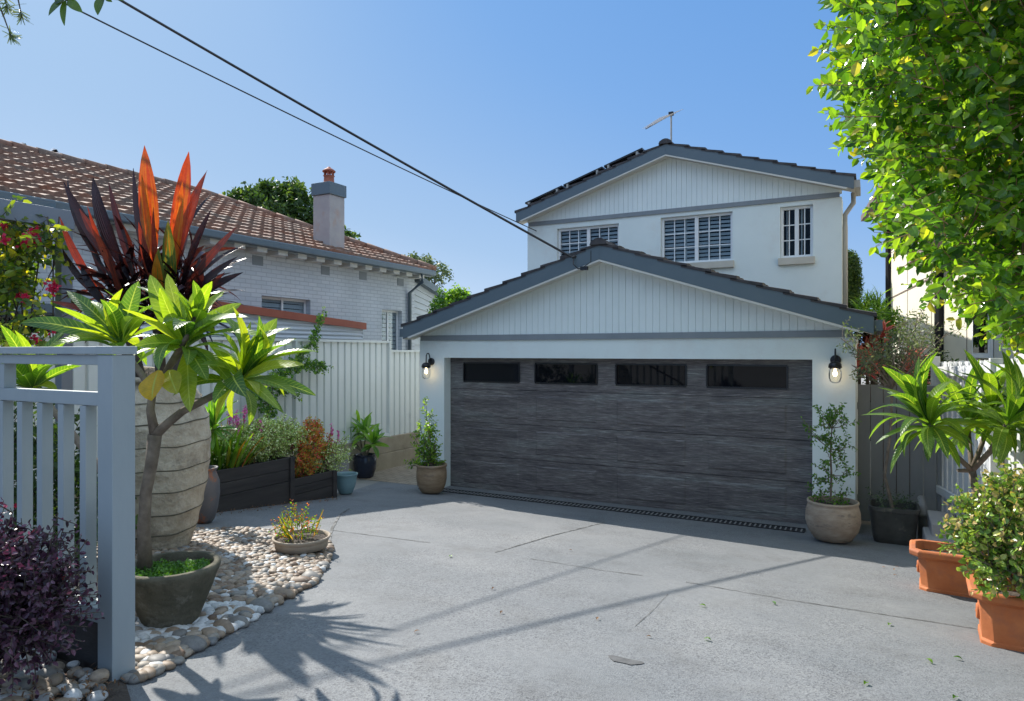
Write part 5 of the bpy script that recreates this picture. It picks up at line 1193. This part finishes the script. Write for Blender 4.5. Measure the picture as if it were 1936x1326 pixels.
# ---- big hedge tree on the right
edge = [(1632,-90),(1622,20),(1618,60),(1634,100),(1622,135),(1614,155),(1637,190),(1644,235),(1682,262),(1694,300),(1712,330),(1702,350),(1710,390),(1716,420),(1744,455),(1764,480),(1789,520),(1834,530),(1859,570),(1914,590),(1959,625),(2004,650),(2250,720),(2600,650),(2600,-500),(1622,-500)]
def inside(x, y, P=edge):
    r = False; j = len(P)-1
    for i in range(len(P)):
        if (P[i][1] > y) != (P[j][1] > y) and x < (P[j][0]-P[i][0])*(y-P[i][1])/(P[j][1]-P[i][1])+P[i][0]: r = not r
        j = i
    return r
t0 = V(3.3, 6.2, gz(6.2))
t = thing('hedge_tree', 'large leafy tree with bright yellow green leaves overhanging the paling fence', 'tree', tuple(t0))
tw, lf = MB(), MB(); F0 = 4.2
cen = atF(2050, 150, 4.9)
tw.tube([t0, t0+V(-.05,-.2,1.4), V(3.1,5.6,.9), cen+V(.2,.1,-.6), cen], [.13,.11,.10,.08,.05], 10)
starts, dirs, tn = [], [], []
rs = random.Random(5)
lobes = [(rs.uniform(1560,2300), rs.uniform(-250,760), rs.uniform(-.5,1.3), rs.uniform(60,150)) for _ in range(90)]
def crown(u, v, F):
    a = (u-CU)/FOC*F0; z = (CV-v)/FOC*F0; f, r = V(-SN,CS,0), V(CS,SN,0)
    return f*F + r*(a*(1+ (F-F0)/F0*.9)) + V(0,0,z*(1+(F-F0)/F0*.9))
n = 0
while len(starts) < 4300:
    u, v = rs.uniform(1550, 2250), rs.uniform(-330, 790)
    if not inside(u, v): continue
    dep = rs.random()**1.2; F = 3.95 + 2.1*dep
    near = not (inside(u-45, v) and inside(u-25, v+45))
    s = math.sin(u*.021+v*.013)+math.sin(u*.037-v*.029+1.3)+.8*math.sin(v*.051+u*.011+F*2)
    if s < -1.1 and rs.random() < .75: continue
    if v > 430 and u < 1900 and rs.random() < .45: continue
    p = crown(u, v, F + .28*s*.5); starts.append(p)
    o = (p-cen).normalized(); dirs.append(o*.7 + V(-.35,-.35,.25) + rv()*.7)
ends = [starts[i] for i in range(0, len(starts), 60)]
for e in ends: m_ = cen.lerp(e,.5)+rv()*.15; tw.tube([cen, m_, e], [.022,.012,.004], 5)
for k in range(0, len(starts), 1100): sprigs(lf, tw, starts[k:k+1100], dirs[k:k+1100], 7, .036, .094, .062, (0,.84), .4, .45, .003)
lf.build('foliage', M['L_tree'], t); tw.build('trunk', M['twig'], t)

# ---- purple shrub in front of the fence
p = gnd(50, 1215); t = thing('purple_shrub', 'dark purple leaved shrub with red buds in front of the picket fence', 'shrub', (p.x,p.y,gz(p.y)))
lf, tw = MB(), MB(); Fq = -p.x*SN+p.y*CS
for k, (u, v, r) in enumerate([(8,1124,0.152),(-42,1154,0.19),(40,1159,0.114),(8,1174,0.142),(-52,1074,0.123),(70,1174,0.085),(33,1094,0.067),(-22,1194,0.133),(-112,1134,0.228),(83,1134,0.057),(-12,1064,0.067)]):
    bushy(lf, tw, atF(u, v, 2.75 if u < 80 else 2.85), (r,r*.8,r*.9), 85 if r > .12 else 50, 8, .020, .034, .022, (0,.93), .06, 60+k, .3, .45)
st, di = [], []
for (u, v) in [(140,1050),(120,1000),(150,1080),(100,1030),(110,970),(20,960),(165,1020),(135,1110),(40,980)]:
    e = atF(u, v, 2.85); s = atF(60, 1140, 2.8); tw.tube([s, s.lerp(e,.6)+V(0,0,-.03), e], [.004,.003,.002], 4); st += [s.lerp(e, f) for f in (.5,.75,.95)]; di += [rv()+V(0,0,.6) for _ in range(3)]
sprigs(lf, tw, st, di, 4, .022, .03, .018, (0,.9), .3)
limbs(tw, (p.x,p.y,gz(p.y)), [atF(u, v, 2.8) for u, v in ((30,1080),(70,1110),(-20,1120),(0,1180))], .012, .4)
lf.build('foliage', M['L_purp'], t); tw.build('stem', M['dbark'], t)

# ---- leafy shrub behind the pickets
lf, tw, fl = MB(), MB(), []
for k, (x, y, z, r) in enumerate([(-5.3,2.9,-1.2,.38),(-5.9,3.0,-.9,.42),(-6.6,3.1,-1.1,.45),(-7.3,3.0,-.8,.45),(-4.9,2.5,-1.45,.2),(-6.2,2.7,-1.4,.35)]):
    bushy(lf, tw, (x,y,z), (r,r*.7,r), 170, 6, .03, .075, .045, (0,.9), .2, 400+k, .3, .3)
for k in range(16):
    f1 = MB(); flowers(f1, [V(rnd.uniform(-6.6,-4.9), rnd.uniform(2.35,2.6), rnd.uniform(-1.55,-.9))], 16, .04, .035); fl.append(f1)
limbs(tw, (-6.0,3.0,gz(3)), [(-5.3,2.9,-1.2),(-6.6,3.1,-1.1),(-7.3,3,-.8),(-4.9,2.5,-1.45)], .03)
plant('flowering_shrub', 'dark leafy shrub dotted with crimson flowers behind the pickets', (-6.0,3.0,gz(3)), [('foliage',lf,M['L_dark']),('stem',tw,M['dbark'])] + [('flower_cluster',q_,M['L_red']) for q_ in fl], cat='shrub')

# ---- bougainvillea on the arbour
lf, tw, fl = MB(), MB(), []; pts = []
for k in range(620):
    u, v = rnd.uniform(-40,92), rnd.uniform(408,650)
    if 560 < v < 625 and rnd.random() < .8: continue
    if math.sin(u*.07)+math.sin(v*.055+u*.03) < -.55: continue
    if v > 440 and rnd.random() < .25: continue
    pts.append(atF(u, v, 6.0+rnd.uniform(-.3,.35)))
sprigs(lf, tw, pts, [rv()+V(0,0,-.2) for _ in pts], 6, .035, .085, .062, (0,1), .1)
for (u, v) in [(8,430),(14,452),(8,455),(65,435),(50,452),(45,462),(60,448),(98,540),(100,548),(35,560),(45,568),(50,560),(105,615),(98,620),(66,640),(-10,460),(70,455)]:
    f1 = MB(); flowers(f1, [atF(u, v, 5.75+rnd.uniform(-.1,.1))], 22, .045, .036); fl.append(f1)
for k in range(7): tw.tube([atF(-20+22*k, 410, 6.0), atF(-10+20*k+rnd.uniform(-15,15), 500, 6.0), atF(rnd.uniform(0,105), 640, 6.0)], .006, 5)
t = plant('flowering_vine', 'leafy vine with crimson flowers hanging from the arbour beam', tuple(atF(110, 640, 6.0)), [('foliage',lf,M['L_vine']),('stem',tw,M['dbark'])] + [('flower_cluster',q_,M['L_red']) for q_ in fl], cat='vine')

# ---- overhanging sprays at the top left
t = thing('overhanging_branch', 'broad leaved branch tip hanging into the top of the view beside the cables', 'branch', tuple(atF(130,-60,3)))
lf, tw = MB(), MB(); tw.tube([atF(130,-200,3.3), atF(128,-40,3), atF(126,2,3)], [.012,.007,.004], 6); tw.tube([atF(130,-100,3.1), atF(190,-30,3), atF(196,2,3)], [.008,.005,.003], 6)
for b, e, w_ in [((122,0),(92,30),.045),((124,0),(122,49),.036),((128,0),(156,24),.042),((124,-8),(104,8),.06),((195,-6),(185,29),.055),((200,-2),(212,4),.02),((196,-5),(235,2),.02),((130,-10),(150,-2),.04)]:
    lf.leaf(atF(*b,3), atF(*e,3), w_, .06, V(SN*.5,-CS,.3), .2, 8, .25, None)
lf.build('foliage', M['L_dark'], t, smooth=True); tw.build('branch', M['dbark'], t)
t = thing('needle_branch', 'fine needle leaved twigs hanging into the top corner of the view', 'branch', tuple(atF(10,-80,3.2)))
lf, tw = MB(), MB()
for a, b in (((20,-60),(42,35)),((-15,-20),(22,72)),((-5,-60),(14,18))):
    A_, B_ = atF(*a,3.2), atF(*b,3.2); tw.tube([A_, A_.lerp(B_,.5)+V(0,0,.01), B_], [.006,.004,.002], 5)
    for i in range(44): f = rnd.uniform(.45,1.0) if i < 14 else rnd.uniform(.86,1.0); q = A_.lerp(B_, f); lf.leaf(q, q+(rv()+(B_-A_).normalized()*.8).normalized()*rnd.uniform(.03,.055), .005, .02, rv(), .1, 2, rnd.uniform(.3,1))
lf.build('foliage', M['L_dull'], t); tw.build('branch', M['dbark'], t)

# ---- background trees
def tree(name, label, base, crowns, n, L, m, seed, r0=.15, group=None, cat='tree'):
    t = thing(name, label, cat, tuple(base), group); lf, tw = MB(), MB()
    for k, (cc, rad) in enumerate(crowns): bushy(lf, None, cc, rad, n, 4, L*.4, L, L*.55, (0,1), .2, seed+k, .45, .35)
    b = Vector(base); m_ = Vector(crowns[0][0]); tw.tube([b, b.lerp(m_,.6), m_], [r0, r0*.8, r0*.4], 8); limbs(tw, b.lerp(m_,.55), [cc for cc, _ in crowns], r0*.5, .4)
    lf.build('crown', m, t); tw.build('trunk', M['dbark'], t); return t
q = atF(530, 420, 27); tree('garden_tree', 'leafy green tree rising behind the tiled roof beside the chimney', (q.x,q.y,FL), [(tuple(atF(u, v, 27)), (r*.85,r*.85,r*.62)) for u, v, r in ((500,405,1.3),(550,405,1.3),(530,440,1.7),(580,430,1.1),(475,410,.6),(456,385,.30),(600,470,1.0),(505,378,.6),(548,378,.5),(640,465,.5))], 260, .24, M['L_dark'], 200)
q = atF(815, 540, 30); tree('garden_tree', 'wispy grey green treetop behind the bungalow eave', (q.x,q.y,FL), [(tuple(atF(u, v, 30)), (r*.7,r*.7,r*.5)) for u, v, r in ((800,510,.7),(825,520,.7),(780,500,.4),(790,530,.9))], 120, .17, M['L_dull'], 220)
q = atF(860, 590, 15.5); tree('garden_tree', 'small bright green treetop between the bungalow and the garage roof', (q.x,q.y,FL), [(tuple(atF(u, v, 15.5)), (r*.65,r*.65,r*.6)) for u, v, r in ((850,578,.35),(868,568,.24),(840,592,.35),(876,580,.24))], 110, .11, M['L_shrub'], 240)
q = atF(1603, 560, 21); t = thing('cypress', 'slim dark column shaped conifer beside the house wall', 'tree', (q.x,q.y,FL)); lf = MB(); 
for k in range(9): zz = atF(1603, 495+k*14, 21); bushy(lf, None, tuple(zz), (.22+.02*min(k,3),.22,.22), 260, 5, .035, .10, .045, (.2,1), .2, 260+k, .3, .1)
lf.build('crown', M['L_dark'], t); MB().tube([(q.x,q.y,FL),(q.x,q.y,q.z)], .06, 8).build('trunk', M['dbark'], t)
lf = MB(); q = atF(1650, 590, 17)
for (u, v) in ((1640,590),(1655,585),(1628,600),(1665,600)): whorl(lf, atF(u, v, 17), (0,0,1), 40, .55, .04, 5, 100, (.2,1), .2, None)
t = thing('palm_clump', 'spiky bright green palm tops behind the garage gutter', 'plant', (q.x,q.y,FL)); lf.build('crown', M['L_shrub'], t); MB().tube([(q.x,q.y,FL),(q.x,q.y,q.z)], .06, 8).build('trunk', M['dbark'], t)
lf = MB()
for (u, v, r) in ((1660,605,.25),(1650,620,.3),(1668,625,.25)): bushy(lf, None, tuple(atF(u, v, 15)), (r,r,r), 140, 5, .04, .10, .05, (0,.9), .2, 280, .3, .3)
q = atF(1655, 625, 15); t = thing('garden_shrub', 'yellow green shrub under the palm tops beyond the garage', 'shrub', (q.x,q.y,FL)); lf.build('crown', M['L_shrub'], t); MB().tube([(q.x,q.y,FL),(q.x,q.y,q.z)], .05, 8).build('trunk', M['dbark'], t)
# red leaved plants over the board fence
for k, (lab, sp) in enumerate([('rosy red leaved cordyline over the board fence beside the garage eave', ((1668,635),(1650,650),(1640,665))), ('salmon pink cordyline rosette above the board fence', ((1722,700),(1735,685),(1738,722))), ('scarlet leaved plant peeking over the board fence by the garage wall', ((1625,690),(1640,705),(1652,690)))]):
    lf = MB(); F = 10.1-.45*k
    for (u, v) in sp: whorl(lf, atF(u, v, F), (0,-.1,1), 24, .27, .055, 10, 110, ((.2,.8),(.6,.9),(.8,1))[k], .15, None)
    q = atF(*sp[0], F); t = thing('red_cordyline', lab, 'plant', (q.x,q.y,FL), 'red plants over the board fence'); lf.build('foliage', M['L_rosy'], t, smooth=True)
    tw = MB(); 
    for (u, v) in sp: e = atF(u, v, F); tw.tube([(e.x,e.y,FL),tuple(e)], .02, 6)
    tw.build('stem', M['dbark'], t)
lf, tw = MB(), MB()
for k, (u, v, r) in enumerate([(1650,690,.35),(1700,705,.3),(1760,700,.3),(1630,650,.2)]): bushy(lf, tw, tuple(atF(u, v, 10.6)), (r,r,r*.7), 170, 5, .03, .06, .03, (0,1), .2, 300+k, .2, .3)
q = atF(1690, 700, 10.6); limbs(tw, (q.x,q.y,FL), [atF(1650,690,10.6), atF(1700,705,10.6), atF(1760,700,10.6), atF(1630,650,10.6)], .03)
t = plant('garden_shrub', 'dull green shrub massed behind the grey board fence', (q.x,q.y,FL), [('crown',lf,M['L_dark']),('trunk',tw,M['dbark'])], cat='shrub')

# ================================================================== PEBBLES
def ico(sub=1):
    p = (1+5**.5)/2; v = [(-1,p,0),(1,p,0),(-1,-p,0),(1,-p,0),(0,-1,p),(0,1,p),(0,-1,-p),(0,1,-p),(p,0,-1),(p,0,1),(-p,0,-1),(-p,0,1)]
    f = [(0,11,5),(0,5,1),(0,1,7),(0,7,10),(0,10,11),(1,5,9),(5,11,4),(11,10,2),(10,7,6),(7,1,8),(3,9,4),(3,4,2),(3,2,6),(3,6,8),(3,8,9),(4,9,5),(2,4,11),(6,2,10),(8,6,7),(9,8,1)]
    v = [Vector(a).normalized() for a in v]
    for _ in range(sub):
        c_ = {}; nf = []
        def mid(a, b):
            k = (min(a,b), max(a,b))
            if k not in c_: v.append(((v[a]+v[b])/2).normalized()); c_[k] = len(v)-1
            return c_[k]
        for a, b, c in f: x, y, z = mid(a,b), mid(b,c), mid(c,a); nf += [(a,x,z),(b,y,x),(c,z,y),(x,y,z)]
        f = nf
    return np.array([tuple(a) for a in v]), f
IV1, IF1 = ico(1); IV2, IF2 = ico(2)
def stone(mb, c, a, b, h, yaw, tint, hi=False, tilt=.15):
    V0, F_ = (IV2, IF2) if hi else (IV1, IF1)
    ph = rng.random(3)*6
    k = 1 + .07*np.sin(V0[:,0]*3+ph[0]) + .06*np.sin(V0[:,1]*3.3+ph[1]) + .05*np.sin(V0[:,2]*4+ph[2])
    X = V0*k[:,None]*np.array([a,b,h]); t1 = rng.normal(0, tilt); cx_, sx_ = math.cos(t1), math.sin(t1)
    X = np.stack([X[:,0], X[:,1]*cx_-X[:,2]*sx_, X[:,1]*sx_+X[:,2]*cx_], 1); cy_, sy_ = math.cos(yaw), math.sin(yaw)
    X = np.stack([X[:,0]*cy_-X[:,1]*sy_, X[:,0]*sy_+X[:,1]*cy_, X[:,2]], 1) + np.array(c)
    o = len(mb.v); mb.v += [tuple(x) for x in X]; mb.f += [(a_+o,b_+o,c_+o) for a_, b_, c_ in F_]; mb.t += [tint]*len(X)
def poly_in(x, y, P): return inside(x, y, P)
bedP = bed_xy + [(-5.7, 4.35), (-5.9,2.2), (-3.06,1.9)]
mb = MB(); pts = []; s = .047
xs0, xs1 = -6.0, max(p[0] for p in bedP); y0_, y1_ = min(p[1] for p in bedP), max(p[1] for p in bedP)
wc = gnd(360, 1175)
yy = y0_
while yy < y1_:
    xx = xs0
    while xx < xs1:
        x, y = xx+rng.uniform(-.016,.016), yy+rng.uniform(-.016,.016)
        if poly_in(x, y, bedP) and math.hypot(x-urn_c[0], y-urn_c[1]) > .24 and True:
            near = math.hypot(x-wc.x, y-wc.y); r = rng.uniform(.021,.036)*(1.15 if y < 2.6 else 1)
            tn = rng.uniform(.76,1) if near < .36*(1+.3*math.sin(9*x)) and rng.random() < .9 else (rng.uniform(.03,.60) if rng.random() < .84 else rng.uniform(.60,.95))
            if near < .6 and y < 2.0 and rng.random() < .4: tn = rng.uniform(0,.7)
            stone(mb, (x, y, gz(y)+.012+rng.uniform(0,.016)), r*rng.uniform(1,1.45), r, r*.62, rng.uniform(0,6.3), tn, False)
        xx += s
    yy += s*.8
for _ in range(500):
    x, y = rng.uniform(xs0, xs1), rng.uniform(y0_, y1_)
    if poly_in(x, y, bedP) and math.hypot(x-urn_c[0], y-urn_c[1]) > .3: r = rng.uniform(.022,.036); stone(mb, (x, y, gz(y)+.035), r*1.35, r, r*.6, rng.uniform(0,6.3), rng.uniform(0,.66), False)
tag(mb.build('pebble_bed', M['pebble'], smooth=True), 'bed of tan and white river pebbles', 'pebbles', kind='stuff')
mb = MB(); yy = .9
FB = [(-2.95,1.84),(-2.76,1.77),(-2.5,.95),(-4.6,.8),(-4.8,1.84)]
while yy < 1.86:
    xx = -4.6
    while xx < -2.5:
        x, y = xx+rng.uniform(-.02,.02), yy+rng.uniform(-.02,.02)
        if poly_in(x, y, FB) and rng.random() < (.93 if x < -3.02 else .45): r = rng.uniform(.024,.040); stone(mb, (x, y, gz(y)+.014+rng.uniform(0,.03)), r*rng.uniform(1.1,1.5), r, r*.7, rng.uniform(0,6.3), rng.choice([rng.uniform(.25,.66), rng.uniform(.55,.72), rng.uniform(.3,.5), rng.uniform(.72,.85)]), True)
        xx += .058
    yy += .048
tag(mb.build('front_pebbles', M['pebble'], smooth=True), 'large smooth grey pebbles before the picket fence', 'pebbles', kind='stuff')
# edging stones along the driveway
eds = [(626,1045,.055,.1),(622,1062,.05,.12),(615,1078,.06,.1),(600,1088,.065,.08),(590,1102,.08,.35),(575,1110,.075,.05),(556,1122,.085,.5),(540,1133,.08,.45),(520,1145,.075,.58),(498,1158,.12,.55),(465,1170,.105,.5),(452,1188,.10,.35),(425,1198,.075,.4),(400,1210,.085,.62),(378,1222,.06,.66),(362,1232,.075,.3),(330,1248,.09,.55),(300,1262,.06,.62),(282,1272,.045,.3),(605,1022,.04,.2),(545,1015,.05,.1),(455,1022,.055,.08)]
kinds = ['pinkish', 'small tan', 'round tan', 'brown', 'broad grey brown']
S0 = None
for k, (u, v, r, tn) in enumerate(eds):
    p = gnd(u-4, v-3); r = min(r, .078)*.7*(1+.35*rnd.random()); tn = (tn*.5 if tn > .3 else tn*.7) if rnd.random() < .7 else .6+.07*rnd.random(); mb = MB(); stone(mb, (p.x, p.y, gz(p.y)+r*.36), r*1.25, r*.85, r*.6, rng.uniform(-.3,.8), tn, True, .05)
    o = mb.build('edging_stone', M['pebble'], smooth=True); tag(o, 'smooth river cobble lining the curved edge of the driveway', 'stone', 'river cobbles edging the driveway')
# fallen leaves on the driveway
lv = [(850,1054,'L_moss'),(1335,1150,'L_strap'),(1466,1146,'L_moss'),(1683,1183,'L_strap'),(1763,1258,'L_strap'),(1820,1251,'L_strap'),(1640,1295,'L_strap'),(1809,1322,'L_strap'),(1332,1211,'L_strap'),(1128,1175,'L_dry'),(783,1199,'L_dry'),(1232,1208,'L_dry'),(1690,1080,'L_dry'),(1700,1075,'L_dry'),(946,1163,'L_dry'),(1667,1075,'L_dry'),(930,1117,'L_dry'),(1082,1043,'L_dry'),(1695,1090,'L_dry')]
for k, (u, v, m_) in enumerate(lv):
    p = gnd(u, v); mb = MB(); a = rnd.random()*6.28; L_ = .045 if m_ != 'L_dry' else .032; b0 = V(p.x, p.y, gz(p.y)+.010); d = V(math.cos(a), math.sin(a), .15)*L_
    mb.leaf(b0, b0+d, L_*.5, .15, (0,0,1), .5, 5, rnd.random()); o = mb.build('fallen_leaf', M[m_])
    g_ = m_ == 'L_dry'
    tag(o, 'curled brown fallen leaf lying on the concrete driveway' if g_ else 'fresh yellow green fallen leaf lying on the concrete driveway', 'leaf', 'brown leaves on the driveway' if g_ else 'green leaves on the driveway')
# leaf litter along the planter boxes and the fence foot
lf = MB(); P, D, Nn = [], [], []
for _ in range(420):
    if rnd.random() < .65: x, y = BX+rnd.uniform(0,.22)**1.0, rnd.uniform(5.0,7.1)
    else: x, y = -2.80-rnd.random()**1.5*.35, rnd.uniform(1.45,1.84)
    P.append((x, y, gz(y)+.02+(.03 if y < 2 else 0))); D.append(tuple(rv()+V(0,0,.2))); Nn.append((rnd.uniform(-.4,.4), rnd.uniform(-.4,.4), 1))
lf.leaves(P, D, Nn, .026, .009, [rnd.random() for _ in P]); tag(lf.build('leaf_litter', M['L_dry']), 'brown leaf litter under the planters and the fence', 'leaf litter', kind='stuff')
